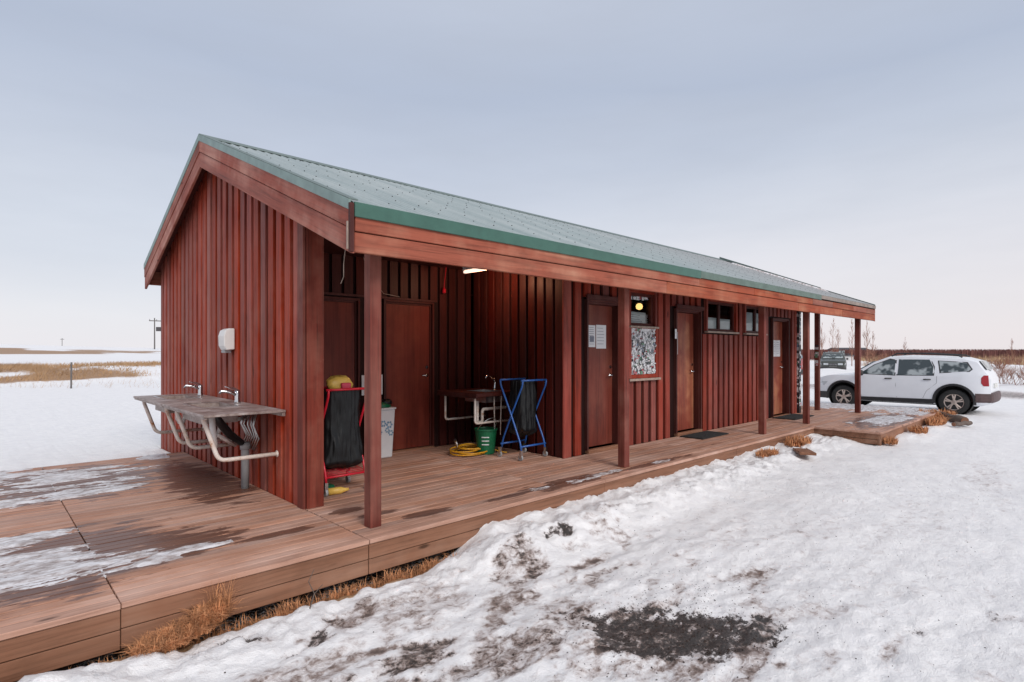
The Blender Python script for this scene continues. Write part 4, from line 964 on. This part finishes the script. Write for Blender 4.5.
def log(p, q, r, label, mat='bark'):
    t = thing('log', label, 'log', (p[0], p[1], p[2]-r)); P, Q_ = Vector(p), Vector(q); pts = [P.lerp(Q_, k/6)+Vector((0, 0, .012*math.sin(k*2.1))) for k in range(7)]
    MB().tube(pts, [r*(1+.07*math.sin(k*1.7)) for k in range(7)], 12).build('bark', M[mat], t, smooth=True)
    d = (P-Q_).normalized(); MB().tube([P+d*.002, P+d*.012], r*.9, 12).build('cut_end', M['edge'], t)
    return t
zz = -.20
log((15.6, 2.15, zz+.10), (16.5, 2.9, zz+.14), .09, 'thick grey log lying by the rear wheel of the white car')
log((15.0, 2.25, zz+.07), (15.6, 2.05, zz+.07), .045, 'thin reddish log with a dark end lying before the thick log')

# scattered grit and leaf litter on the snow
b = MB(); rnd = random.Random(8)
for _ in range(1500):
    if rnd.random() < .6: x, y = rnd.gauss(3.2, .5), rnd.gauss(1.85, .35)
    else: x, y = rnd.uniform(.8, 9), rnd.uniform(.4, 3.4)
    z = gz(x, y) if False else None
    b.v.append((x, y, 0)); 
P_ = np.array(b.v); Zp = terrain(P_[:,0][None], P_[:,1][None])[0]; Dp, Sp, _g = fields(P_[:,0][None], P_[:,1][None]); Zp -= (.02*np.clip(Sp, 0, 1) + .008*np.clip(Dp, 0, 1))[0]
b = MB()
for (x, y, _z), z, s_ in zip(P_, Zp, Sp[0]):
    r = rnd.uniform(.002, .008)*(1.2 if s_ > .3 else .75); a = rnd.uniform(0, 3)
    v = [(x+r*math.cos(a+k*1.571)*rnd.uniform(.6, 1.3), y+r*math.sin(a+k*1.571)*rnd.uniform(.6, 1.3), z) for k in range(4)] + [(x, y, z+r*.9), (x, y, z-r*.5)]
    b.add(v, [(0,1,4),(1,2,4),(2,3,4),(3,0,4)])
o = b.build('grit', M['groove'], None, origin=(3, 2, -.3)); tag(o, 'dark grit and crumbs scattered over the trodden snow', None, kind='stuff')

# ------------------------------------------------------------------ cars
def at(px, d):   # direction of a bearing from the viewpoint, used to lay out the distant things on the plain
    t = (px-512)/566; return (d*(.6884+.7252*t), d*(.7254-.6884*t))
def car(paint, label, loc, rz, name='parked_car', cladding='carplast', L=4.34, Wd=1.80, H=1.62, big=True):
    """nose towards local +x; local origin on the ground under the middle"""
    t = thing(name, label, 'car', loc, rz)
    hw = Wd/2; WB = 2.67; xf, xr = WB/2+.03, -WB/2+.03; wr = .345
    def wide(x):
        x = abs(x-.05); return 1 - .13*max(0, (x-1.45)/.72)**2 - (.07*max(0, (x-1.9)/.27)**1.5 if x > 1.9 else 0)
    def top(x):   # roof / bonnet line
        P = [(-2.06,1.0),(-2.02,1.10),(-1.95,1.22),(-1.78,1.48),(-1.5,1.565),(-1.0,1.60),(-.2,1.62),(.25,1.585),(.62,1.42),(1.08,1.10),(1.3,1.06),(1.8,1.0),(2.05,.92),(2.17,.72)]
        for a, b_ in zip(P[:-1], P[1:]):
            if a[0] <= x <= b_[0]: u = (x-a[0])/(b_[0]-a[0]); return a[1]+(b_[1]-a[1])*u
        return P[-1][1]
    belt = lambda x: min(1.03-.02*x, top(x)-.02)
    def ys(x, z):  # half width at height
        w = hw*wide(x); bz = belt(x)
        if z <= bz: return w*(.955+.045*math.sin(math.pi*min(1, max(0, (z-.25)/.8))))
        tz = max(top(x)-.06, bz+.01); u = min(1, (z-bz)/(1.53-bz)); return w*(.955-.20*u**1.15)
    xs = sorted(set([round(v, 3) for v in list(np.linspace(-2.06, 2.17, 63)) + [-1.95, -1.78, -1.5, .25, .62, 1.08]]))
    v = []; rows = 15
    for x in xs:
        bz = belt(x); tz = top(x); te = max(tz-.05, bz+.01)
        base = .26 + (.10*max(0, (abs(x)-1.85)/.32))
        zs = [base, .34+.5*(base-.26), .45, .6, .75, .88, max(.9, bz-.03) if bz > .93 else bz-.015, bz, bz+(te-bz)*.25, bz+(te-bz)*.5, bz+(te-bz)*.75, te]
        ring = [(ys(x, z), z) for z in zs]
        we = ring[-1][0]; ring += [(we*.93, tz-.018), (we*.6, tz-.002), (0, tz+.006)]
        ring[0] = (ring[0][0]*.96, ring[0][1])
        # keep the order monotonic
        for i in range(1, 12): ring[i] = (ring[i][0], max(ring[i][1], ring[i-1][1]+.001))
        full = [(x, y, z) for y, z in ring] + [(x, -y, z) for y, z in ring[-2::-1]]
        v += full
    m = 2*rows-1; nb_ = len(xs)
    f = [(i*m+k, i*m+k+1, (i+1)*m+k+1, (i+1)*m+k) for i in range(nb_-1) for k in range(m-1)]
    f += [(i*m, (i+1)*m, (i+1)*m+m-1, i*m+m-1) for i in range(nb_-1)]
    f += [tuple(range(m))[::-1], tuple(range((nb_-1)*m, nb_*m))]
    b = MB(); b.add(v, f); body = b.build('body', M[paint], t, local=True)
    # wheel wells
    import bmesh
    bm = bmesh.new(); bm.from_mesh(body.data); bmesh.ops.recalc_face_normals(bm, faces=bm.faces); bm.to_mesh(body.data); bm.free()
    cut = MB()
    for x in (xf, xr):
        for s in (-1, 1): cut.lathe([(.425, s*(hw+.1)), (.425, s*.55)] if s < 0 else [(.425, .55), (.425, hw+.1)], (x, 0, wr+.03), 36, 'y')
    co_ = cut.build('cutter', None, None, local=True); bm = bmesh.new(); bm.from_mesh(co_.data); bmesh.ops.recalc_face_normals(bm, faces=bm.faces); bm.to_mesh(co_.data); bm.free()
    co_.location = loc; co_.rotation_euler = (0, 0, rz)
    md = body.modifiers.new('b', 'BOOLEAN'); md.object = co_; md.operation = 'DIFFERENCE'; md.solver = 'EXACT'
    bpy.context.view_layer.update(); dg = bpy.context.evaluated_depsgraph_get(); nm = bpy.data.meshes.new_from_object(body.evaluated_get(dg)); body.modifiers.clear(); nm.name = 'body'; body.data = nm
    bpy.data.objects.remove(co_)
    nm.shade_smooth(); 
    try: nm.set_sharp_from_angle(angle=R(28))
    except Exception: pass
    # side glass
    def sidepoly(pts, s, off, mb, th=.004):
        q = [(x, s*(ys(x, z)+off), z) for x, z in pts]
        mb.prism(q if s < 0 else q[::-1], (0, -s*th, 0))
    def cl(x, z): return (x, min(z, top(x)-.11))
    G = [[(.92,1.07),(.06,1.05),(.06,1.47),(.22,1.49),(.56,1.33)], [(-.02,1.05),(-.84,1.07),(-.84,1.30),(-.74,1.50),(-.02,1.50)], [(-1.02,1.14),(-1.60,1.19),(-1.66,1.25),(-1.55,1.42),(-.96,1.46)]]
    names = ['front_window', 'rear_window', 'quarter_window']
    for poly, nme in zip(G, names):
        for s in (-1, 1):
            mb = MB(); c = Vector((sum(p[0] for p in poly)/len(poly), sum(p[1] for p in poly)/len(poly)))
            big_ = [tuple(c+(Vector(p)-c)*(1+.035/((Vector(p)-c).length))) for p in poly]
            sidepoly(big_, s, .004, mb); fr_ = mb.build('window', M['carplast'], t, local=True)
            mb = MB(); sidepoly(poly, s, .009, mb); mb.build('pane', M['carglass'], fr_, local=True)
    # door shut lines, handles, mirrors
    mb = MB()
    for s in (-1, 1):
        for line in ([(1.0,.42),(1.02,.75),(.98,1.03)], [(.0,.40),(.02,.75),(.02,1.04)], [(-.62,.42),(-.70,.62),(-.93,.85),(-.93,1.04)]):
            mb.tube([(x, s*(ys(x, z)+.0005), z) for x, z in line], .0035, 4)
    mb.build('door_seam', M['carplast'], t, local=True)
    for s in (-1, 1):
        for x in (.22, -.70): MB().tube([(x+.07, s*(ys(x, .94)+.012), .94), (x-.10, s*(ys(x, .94)+.012), .945)], .016, 8).build('door_handle', M['carplast'], t, local=True, smooth=True)
        mb = MB(); mb.lathe([(.02, -.04), (.075, -.03), (.085, .02), (.06, .05), (.01, .06)], (.86, s*(hw+.06), 1.09), 12, 'x'); mb.build('mirror', M['carplast'], t, local=True, smooth=True)
        mb = MB(); mb.box(.60, 0, .42, .625, .02, .6) if False else None
        # roof rail
        MB().tube([(-1.45, s*.60, top(-1.45)+.0), (-1.35, s*.60, top(-1.35)+.045), (-.55, s*.60, 1.675), (.05, s*.60, 1.67), (.18, s*.60, top(.18)+.0)], .02, 8).build('roof_rail', M['blackpl'], t, local=True, smooth=True)
        # sill cladding
        mb = MB(); q = [(xf-.45, .27), (xr+.45, .27), (xr+.45, .40), (xf-.45, .38)]
        mb.prism([(x, s*(ys(x, .35)+.015), z) for x, z in q], (0, -s*.06, 0)); mb.build('sill', M['blackpl'], t, local=True)
        # arch trim
        for xc in (xf, xr):
            mb = MB(); n_ = 20
            for k in range(n_):
                a0, a1 = math.pi*(-.06+1.12*k/n_), math.pi*(-.06+1.12*(k+1)/n_)
                pp = [(xc+r_*math.cos(a), wr+.03+r_*math.sin(a)) for r_, a in ((.415, a0), (.475, a0), (.475, a1), (.415, a1))]
                mb.prism([(x, s*(ys(x, z)+.012), z) for x, z in pp], (0, -s*.03, 0))
            mb.build('wheel_arch', M['blackpl'], t, local=True)
            mb = MB(); mb.lathe([(.41, s*(hw-.3)), (.41, s*(hw-.02))], (xc, 0, wr+.03), 30, 'y', caps=False); mb.lathe([(.42, s*.56), (.42, s*.575)], (xc, 0, wr+.03), 30, 'y'); mb.build('wheel_well', M['rubber'], t, local=True)
            wh = MB(); yo = s*(hw-.035)
            wh.lathe([(.22, 0), (.24, s*.0), (.325, 0), (wr, -s*.02), (wr, -s*.19), (.32, -s*.21), (.22, -s*.21)], (xc, yo, wr), 40, 'y', caps=False); wo = wh.build('wheel', M['rubber'], t, local=True, smooth=True)
            rm = MB(); rm.lathe([(.235, -s*.004), (.225, -s*.02), (.20, -s*.03)], (xc, yo, wr), 32, 'y', caps=False)
            for k in range(5):
                a = k*2*math.pi/5+.3; 
                for da in (-.16, .16):
                    c0 = (xc+.045*math.cos(a), yo-s*.012, wr+.045*math.sin(a)); c1 = (xc+.21*math.cos(a+da), yo-s*.02, wr+.21*math.sin(a+da)); rm.tube([c0, c1], .02, 6)
            rm.lathe([(.07, -s*.03), (.065, s*.0), (.03, s*.006)], (xc, yo, wr), 20, 'y'); rm.build('rim', M['rim'], wo, local=True)
            dk = MB(); dk.lathe([(.23, -s*.05), (.01, -s*.05)], (xc, yo, wr), 30, 'y', caps=False); dk.build('brake_disc', M['blackpl'], wo, local=True)
    # bumpers
    def bumper(sign, xs_, z0, z1, mat):
        mb = MB(); st = [(x, ys(x, .5)+.018) for x in xs_]; xe = xs_[-1]; ye = st[-1][1]
        path = [(x, y) for x, y in st] + [(xe+sign*.05, ye*.965), (xe+sign*.085, ye*.86), (xe+sign*.11, ye*.55), (xe+sign*.12, 0)]
        path = path + [(x, -y) for x, y in path[-2::-1]]
        v = []
        for x, y in path: v += [(x-sign*.02, y*.97, z0), (x+sign*.005, y, z0+.05), (x+sign*.012, y*1.005, (z0+z1)/2), (x, y, z1-.03), (x-sign*.02, y*.97, z1), (x*.9, y*.7, z1), (x*.9, y*.7, z0)]
        k = len(path); f = [(i*7+q, (i+1)*7+q, (i+1)*7+(q+1) % 7, i*7+(q+1) % 7) for i in range(k-1) for q in range(7)] + [tuple(range(7)), tuple((k-1)*7+q for q in range(7))[::-1]]
        mb.add(v, f); return mb.build('bumper', M[mat], t, local=True, smooth=False)
    bumper(-1, [-1.76, -1.86, -1.95, -2.02], .36, .62, cladding); bumper(1, [1.84, 1.95, 2.05, 2.12], .28, .50, 'carplast')
    # tail lamps, plate, rear glass, wiper
    for s in (-1, 1):
        mb = MB(); pts = [(-2.03, .80), (-1.92, .80), (-1.87, .88), (-1.87, 1.02), (-1.92, 1.09), (-2.01, 1.09)]
        mb.prism([(x, s*(ys(max(x, -2.16), z)+.010), z) for x, z in pts], (0, -s*.05, 0)); mb.build('tail_lamp', M['tail'], t, local=True, bevel=.008)
        mb = MB(); pts = [(1.95, .80), (2.10, .74), (2.13, .62), (1.9, .68), (1.80, .80)]
        mb.prism([(x, s*(ys(x, z)+.008), z) for x, z in pts], (0, -s*.06, 0)); mb.build('headlight', M['headl'], t, local=True, bevel=.006)
        mb = MB(); mb.box(2.08, s*.48-.17, .62, 2.185, s*.48+.17, .76); mb.build('headlight', M['headl'], t, local=True, bevel=.02)
    mb = MB(); mb.prism([(-1.955, -.62, 1.235), (-1.955, .62, 1.235), (-1.80, .55, 1.465), (-1.80, -.55, 1.465)], (-.012, 0, .01)); mb.build('rear_window', M['carglass'], t, local=True)
    mb = MB(); mb.prism([(1.055, -.68, 1.135), (1.055, .68, 1.135), (.64, .60, 1.425), (.64, -.60, 1.425)], (.008, 0, .012)); mb.build('windscreen', M['carglass'], t, local=True)
    MB().tube([(-1.97, 0, 1.2), (-1.92, .3, 1.24)], .012, 6).build('wiper', M['blackpl'], t, local=True)
    MB().box(-2.09, -.26, .74, -2.06, .26, .86).build('number_plate', M['plate'], t, local=True)
    MB().box(2.165, -.26, .40, 2.19, .26, .51).build('number_plate', M['plate'], t, local=True)
    g_ = MB(); g_.box(2.12, -.30, .58, 2.185, .30, .74)
    gr_ = g_.build('grille', M['blackpl'], t, local=True)
    g_ = MB()
    for k in range(7): g_.box(2.182, -.26+k*.08, .60, 2.194, -.235+k*.08, .73)
    g_.build('grille_bar', M['chrome'], gr_, local=True)
    MB().box(-1.7, -.6, .22, 1.7, .6, .30).build('underbody', M['rubber'], t, local=True)
    return t
cz = gz(18.9, 4.0)
print('car ground', cz, gz(19.3, 2.7), gz(18.5, 5.4))
car('carwhite', 'white estate off-roader with black roof rails parked beyond the porch', (19.35, 4.03, min(gz(18.6, 2.75), gz(18.6, 5.4))-.0), R(90), cladding='mauve').scale = (.965, 1, .955)
car('cardark', 'dark off-roader facing the camera far down the snowy lot', (*at(833, 45), gz(*at(833, 45))), R(197))
car('carred', 'red car glimpsed between the far porch posts', (*at(766, 34), gz(*at(766, 34))), R(95))

# ------------------------------------------------------------------ background
def frac(b, p, d, L, r, depth, rnd, up=.35, spread=.6, n=(3, 5), sides=4, shrink=.68):
    q = p + d*L; mid = p + d*L*.5 + Vector((rnd.uniform(-1,1), rnd.uniform(-1,1), 0))*L*.06
    b.tube([p, mid, q], [r, r*.85, r*.65], sides, cap=False)
    if depth == 0: return
    for _ in range(rnd.randint(*n)):
        u = rnd.uniform(.35, 1); s = p.lerp(q, u); v = Vector((rnd.gauss(0, 1), rnd.gauss(0, 1), rnd.gauss(0, .6))).normalized()
        nd = (d + v*spread + Vector((0, 0, up))).normalized(); frac(b, s, nd, L*shrink*rnd.uniform(.7, 1.1), r*.55, depth-1, rnd, up, spread, n, sides, shrink)
def bush(x, y, h, seed, label, w=1.0, stems=14, mat='twig', r=.012, group='bare rusty bushes right of the white car'):
    rn = random.Random(seed); b = MB(); z = gz(x, y)-.05
    for _ in range(stems):
        a = rn.uniform(0, 6.28); s = Vector((rn.uniform(-.25, .25)*w, rn.uniform(-.25, .25)*w, 0)); d = Vector((math.cos(a)*rn.uniform(.2, .9)*w, math.sin(a)*rn.uniform(.2, .9)*w, 1)).normalized()
        frac(b, Vector((x, y, z))+s, d, h*rn.uniform(.4, .62), r, 2, rn, .3, .7, (3, 5), 3)
    o = b.build('bare_bush', M[mat], None, origin=(x, y, z)); tag(o, label, 'bush', group); return o
bl = [(990, 27, 1.1, 'leftmost'), (1006, 29, 1.35, 'second'), (1022, 26, 1.3, 'third'), (1040, 28, 1.4, 'fourth')]
labs = ['small bare rusty bush just right of the white car', 'taller bare rusty bush behind the snow right of the car', 'bare rusty bush cut by the right edge of the picture', 'bare bush farthest right past the picture edge']
for i, (px, d, h, _l) in enumerate(bl):
    x, y = at(px, d); bush(x, y, h, 40+i, labs[i], 1.1, 16, r=.010)
for i, (px, d, h) in enumerate([(975, 44, 1.3), (1000, 48, 1.5), (1015, 52, 1.5), (955, 50, 1.2), (930, 55, 1.3), (905, 58, 1.5), (885, 60, 1.6), (872, 62, 1.9)]):
    x, y = at(px, d); bush(x, y, h, 60+i, 'low bare rusty bush in the row behind the white car, %s' % ['above its rear lamp','right of its tail','farther right of its tail','above its rear quarter window','above its rear door','above its front door','above its windscreen','by the last porch post'][i], 1.6, 14, r=.022, group='bare bushes in a row behind the white car')
def tree(x, y, h, seed, label, r=.045):
    rn = random.Random(seed); z = gz(x, y)-.1; t = thing('bare_tree', label, 'tree', (x, y, z), group='slim bare trees beyond the car park')
    b = MB(); P = [Vector((x+.04*h*math.sin(k*.8+seed)*.3, y, z+h*k/6)) for k in range(7)]; b.tube(P, [r*(1-k/7.5) for k in range(7)], 6); b.build('trunk', M['twig'], t)
    c = MB()
    for k in range(20):
        u = rn.uniform(.12, .97); p = P[0].lerp(P[-1], u); a = rn.uniform(0, 6.28); d = Vector((math.cos(a)*.5, math.sin(a)*.5, 1)).normalized()
        frac(c, p, d, h*(.20*(1.15-u)), r*.28, 2, rn, .5, .4, (2, 4), 3)
    c.build('crown', M['twig'], t)
for i, (px, d, h, l) in enumerate([(822, 70, 5.2, 'bare tree left of the dark off-roader'), (833, 72, 5.8, 'bare tree above the dark off-roader'), (838, 75, 5.0, 'short bare tree right above the dark off-roader'), (852, 60, 5.2, 'bare tree left of the last porch post'), (867, 58, 5.0, 'bare tree right of the last porch post'), (873, 62, 3.6, 'small bare tree right of the last porch post'), (905, 110, 4.6, 'faint bare tree above the white car roof'), (1012, 70, 3.2, 'bare treetop above the shrubs at the right edge')]):
    x, y = at(px, d); tree(x, y, h, 90+i, l)
# far scrub woodland: one mass
rn = random.Random(5); b = MB()
for _ in range(26000):
    px = rn.uniform(770, 1150); d = rn.uniform(118, 165); x, y = at(px, d); h = rn.uniform(1.3, 2.35); w_ = rn.uniform(.04, .12); a = rn.uniform(0, 3.14); l = rn.uniform(-.3, .3)
    z = -.25; dx, dy = math.cos(a)*w_, math.sin(a)*w_
    b.add([(x-dx, y-dy, z), (x+dx, y+dy, z), (x+dx*.3+l, y+dy*.3, z+h), (x-dx*.3+l, y-dy*.3, z+h)], [(0,1,2,3)])
o = b.build('scrub_woodland', M['twigfar'], None, origin=(150, 30, -.25)); tag(o, 'dark reddish belt of bare scrub woodland along the right horizon', None, kind='stuff')
b = MB()
for _ in range(14000):
    px = rn.uniform(860, 1120); d = rn.uniform(58, 112); x, y = at(px, d); h = rn.uniform(.3, 1.0)*(1 if rn.random() < .8 else 1.5); w_ = rn.uniform(.015, .05); a = rn.uniform(0, 3.14); l = rn.uniform(-.25, .25)
    if fbm(np.array([[x*.15]]), np.array([[y*.15]]), 2, 7)[0, 0] < -.02: continue
    z = gz(x, y) if False else -.22; dx, dy = math.cos(a)*w_, math.sin(a)*w_
    b.add([(x-dx, y-dy, z), (x+dx, y+dy, z), (x+l, y, z+h)], [(0,1,2)])
o = b.build('dry_brush', M['drypale'], None, origin=(90, 15, -.25)); tag(o, 'low dry rusty brush on the plain before the far scrub', None, kind='stuff')
# dry grass on the left bank
pts = []
for _ in range(60000):
    x = rn.uniform(-20, 26); y = rn.uniform(36, 64); pts.append((x, y))
for _ in range(700): 
    x, y = at(rn.gauss(36, 9), rn.uniform(29, 33)); pts.append((x, y))
for _ in range(500):
    x, y = at(rn.uniform(0, 160), rn.uniform(26, 38)); pts.append((x, y))
P_ = np.array(pts); Zp = terrain(P_[:,0][None], P_[:,1][None])[0]; Gp = fields(P_[:,0][None], P_[:,1][None])[2][0]
b = MB()
for i, ((x, y), z) in enumerate(zip(pts, Zp)):
    tuftz = i >= 60000
    if not tuftz and Gp[i] < .5: continue
    h = rn.uniform(.10, .3) if not tuftz else rn.uniform(.15, .5 if i < 60700 else .35); w_ = rn.uniform(.012, .03) if not tuftz else .006; a = rn.uniform(0, 3.14); l = rn.uniform(-.15, .25)
    dx, dy = math.cos(a)*w_, math.sin(a)*w_
    b.add([(x-dx, y-dy, z-.02), (x+dx, y+dy, z-.02), (x+l, y, z+h)], [(0,1,2)])
o = b.build('bank_grass', M['drypale'], None, origin=(3, 50, 0)); tag(o, 'tawny dry grass growing on the snowy bank beyond the left field', None, kind='stuff')
# fence post, utility pole
x, y = at(71, 26); z = gz(x, y); t = thing('fence_post', 'single thin dark fence post in the snowy field', 'post', (x, y, z-.1))
MB().tube([(x, y, z-.1), (x+.01, y, z+1.2)], .035, 8).build('stake', M['greywood'], t); MB().tube([(x-.04, y, z+1.1), (x+.05, y, z+1.12)], .008, 5).build('wire_clip', M['steel'], t)
x, y = at(154.5, 190); z = gz(x, y)
t = thing('utility_pole', 'distant wooden utility pole with crossarm left of the cabin', 'pole', (x, y, z-.3)); H0 = 1.4 + 34/566*190
MB().tube([(x, y, z-.3), (x, y, H0)], [.22, .16], 8).build('pole', M['greywood'], t)
MB().box(x-1.6, y-.1, H0-1.1, x+2.2, y+.1, H0-.8).build('crossarm', M['greywood'], t)
MB().box(x+.5, y-.5, H0-4.4, x+1.9, y+.5, H0-3.0).build('transformer', M['barn'], t)
b = MB()
for dx in (-1.4, .6, 2.0): b.tube([(x+dx, y, H0-.8), (x+dx, y, H0-.4)], .08, 6)
b.build('insulator', M['barn'], t)
x, y = at(62, 420); z = gz(x, y); t = thing('utility_pole', 'tiny far utility pole on the left horizon', 'pole', (x, y, z-.3))
MB().tube([(x, y, z-.3), (x, y, z+9)], .2, 6).build('pole', M['greywood'], t); MB().box(x-1.2, y-.1, z+8, x+1.2, y+.1, z+8.3).build('crossarm', M['greywood'], t)
# far buildings right
def barn(px, d, L, w, h, rz, wall, roofm, label):
    x, y = at(px, d); z = -.3; t = thing('farm_building', label, 'building', (x, y, z), rz, group='low buildings on the right horizon')
    MB().box(-L/2, -w/2, 0, L/2, w/2, h).build('wall', M[wall], t, local=True)
    MB().prism([(-L/2-.3, -w/2-.3, h), (-L/2-.3, w/2+.3, h), (-L/2-.3, 0, h+w*.14)], (L+.6, 0, 0)).build('roof', M[roofm], t, local=True)
    b = MB(); n = int(L/5)
    for k in range(n): xx = -L/2+L*(k+.5)/n; b.box(xx-.6, -w/2-.03, 1.0, xx+.6, -w/2, 2.0); b.box(xx-.6, w/2, 1.0, xx+.6, w/2+.03, 2.0)
    b.build('window', M['carglass'], t, local=True)
barn(848, 175, 10, 6, 2.2, R(-43), 'barn', 'barn', 'long low dark building far behind the last porch posts')
barn(812, 170, 8, 6, 1.6, R(-43), 'whitewall', 'redroof', 'pale low building with rusty roof far behind the porch posts')
barn(836, 120, 5, 4, .9, R(-43), 'whitewall', 'barn', 'small white hut right of the dark off-roader')

# ------------------------------------------------------------------ sky, light, camera
SUN_EL, SUN_AZ = 36, 192   # azimuth clockwise from +y of the direction the light comes from
W_ = bpy.data.worlds.new('World'); S.world = W_; W_.use_nodes = True; nt = W_.node_tree; nt.nodes.clear()
out = N(nt, 'ShaderNodeOutputWorld'); mx = N(nt, 'ShaderNodeMixShader'); b1 = N(nt, 'ShaderNodeBackground'); b2 = N(nt, 'ShaderNodeBackground')
sky = N(nt, 'ShaderNodeTexSky'); sky.sky_type = 'NISHITA'; sky.sun_disc = False; sky.sun_elevation = R(SUN_EL); sky.sun_rotation = R(SUN_AZ)
sky.air_density = 1.0; sky.dust_density = 2.0
nt.links.new(sky.outputs[0], b1.inputs[0]); b1.inputs[1].default_value = .08
tc = N(nt, 'ShaderNodeTexCoord'); sp = N(nt, 'ShaderNodeSeparateXYZ'); nt.links.new(tc.outputs['Generated'], sp.inputs[0])
mp = N(nt, 'ShaderNodeMapping'); mp.inputs['Scale'].default_value = (1, 1, 4.5); nt.links.new(tc.outputs['Generated'], mp.inputs[0])
n1 = noise(nt, mp.outputs[0], 1.3, 4, .5); el = math_(nt, 'ADD', sp.outputs[2], math_(nt, 'MULTIPLY', math_(nt, 'SUBTRACT', n1, .5), .17))
col = ramp(nt, el, [(0, (.81,.785,.815)), (.07, (.755,.755,.80)), (.20, (.62,.655,.73)), (.40, (.44,.495,.61)), (.7, (.55,.59,.68)), (1, (.74,.76,.80))])
az = math_(nt, 'ADD', math_(nt, 'MULTIPLY', sp.outputs[0], .725), math_(nt, 'MULTIPLY', sp.outputs[1], -.688))
low = ramp(nt, sp.outputs[2], [(.0, (1,1,1)), (.16, (.35,.35,.35)), (.3, (0,0,0))]); rt = math_(nt, 'MULTIPLY', math_(nt, 'ADD', az, .25), 1.1, True)
col = mixc(nt, math_(nt, 'MULTIPLY', math_(nt, 'MULTIPLY', low, rt), .75), col, (.80,.735,.745))
n5 = noise(nt, mp.outputs[0], 4.5, 5, .55); col = mixc(nt, math_(nt, 'MULTIPLY', math_(nt, 'SUBTRACT', 1.0, low), math_(nt, 'MULTIPLY', ramp(nt, n5, [(.4, (0,0,0)), (.7, (1,1,1))]), .16)), col, (.40,.43,.50))
nt.links.new(col, b2.inputs[0]); b2.inputs[1].default_value = 1.0
mx.inputs[0].default_value = .88; nt.links.new(b1.outputs[0], mx.inputs[1]); nt.links.new(b2.outputs[0], mx.inputs[2]); nt.links.new(mx.outputs[0], out.inputs[0])
L_ = bpy.data.lights.new('sun', 'SUN'); L_.energy = 1.7; L_.angle = R(24); L_.color = (1, .94, .88)
so = bpy.data.objects.new('sun', L_); C.objects.link(so)
d = Vector((math.sin(R(SUN_AZ))*math.cos(R(SUN_EL)), math.cos(R(SUN_AZ))*math.cos(R(SUN_EL)), math.sin(R(SUN_EL))))
so.rotation_euler = d.to_track_quat('Z', 'Y').to_euler(); so.location = (0, 0, 20)
cam = bpy.data.cameras.new('camera'); co = bpy.data.objects.new('camera', cam); C.objects.link(co)
cam.sensor_width = 36; cam.lens = 566/1024*36; cam.shift_y = 11/1024; cam.clip_end = 6000; cam.clip_start = .05
co.location = (0, 0, 1.4); co.rotation_euler = (R(90), 0, -math.atan2(.6884, .7254))
S.camera = co
S.view_settings.view_transform = 'Standard'; S.view_settings.look = 'None'; S.view_settings.exposure = .22; S.view_settings.gamma = 1
S.cycles.max_bounces = 6; S.cycles.diffuse_bounces = 3; S.cycles.use_denoising = True
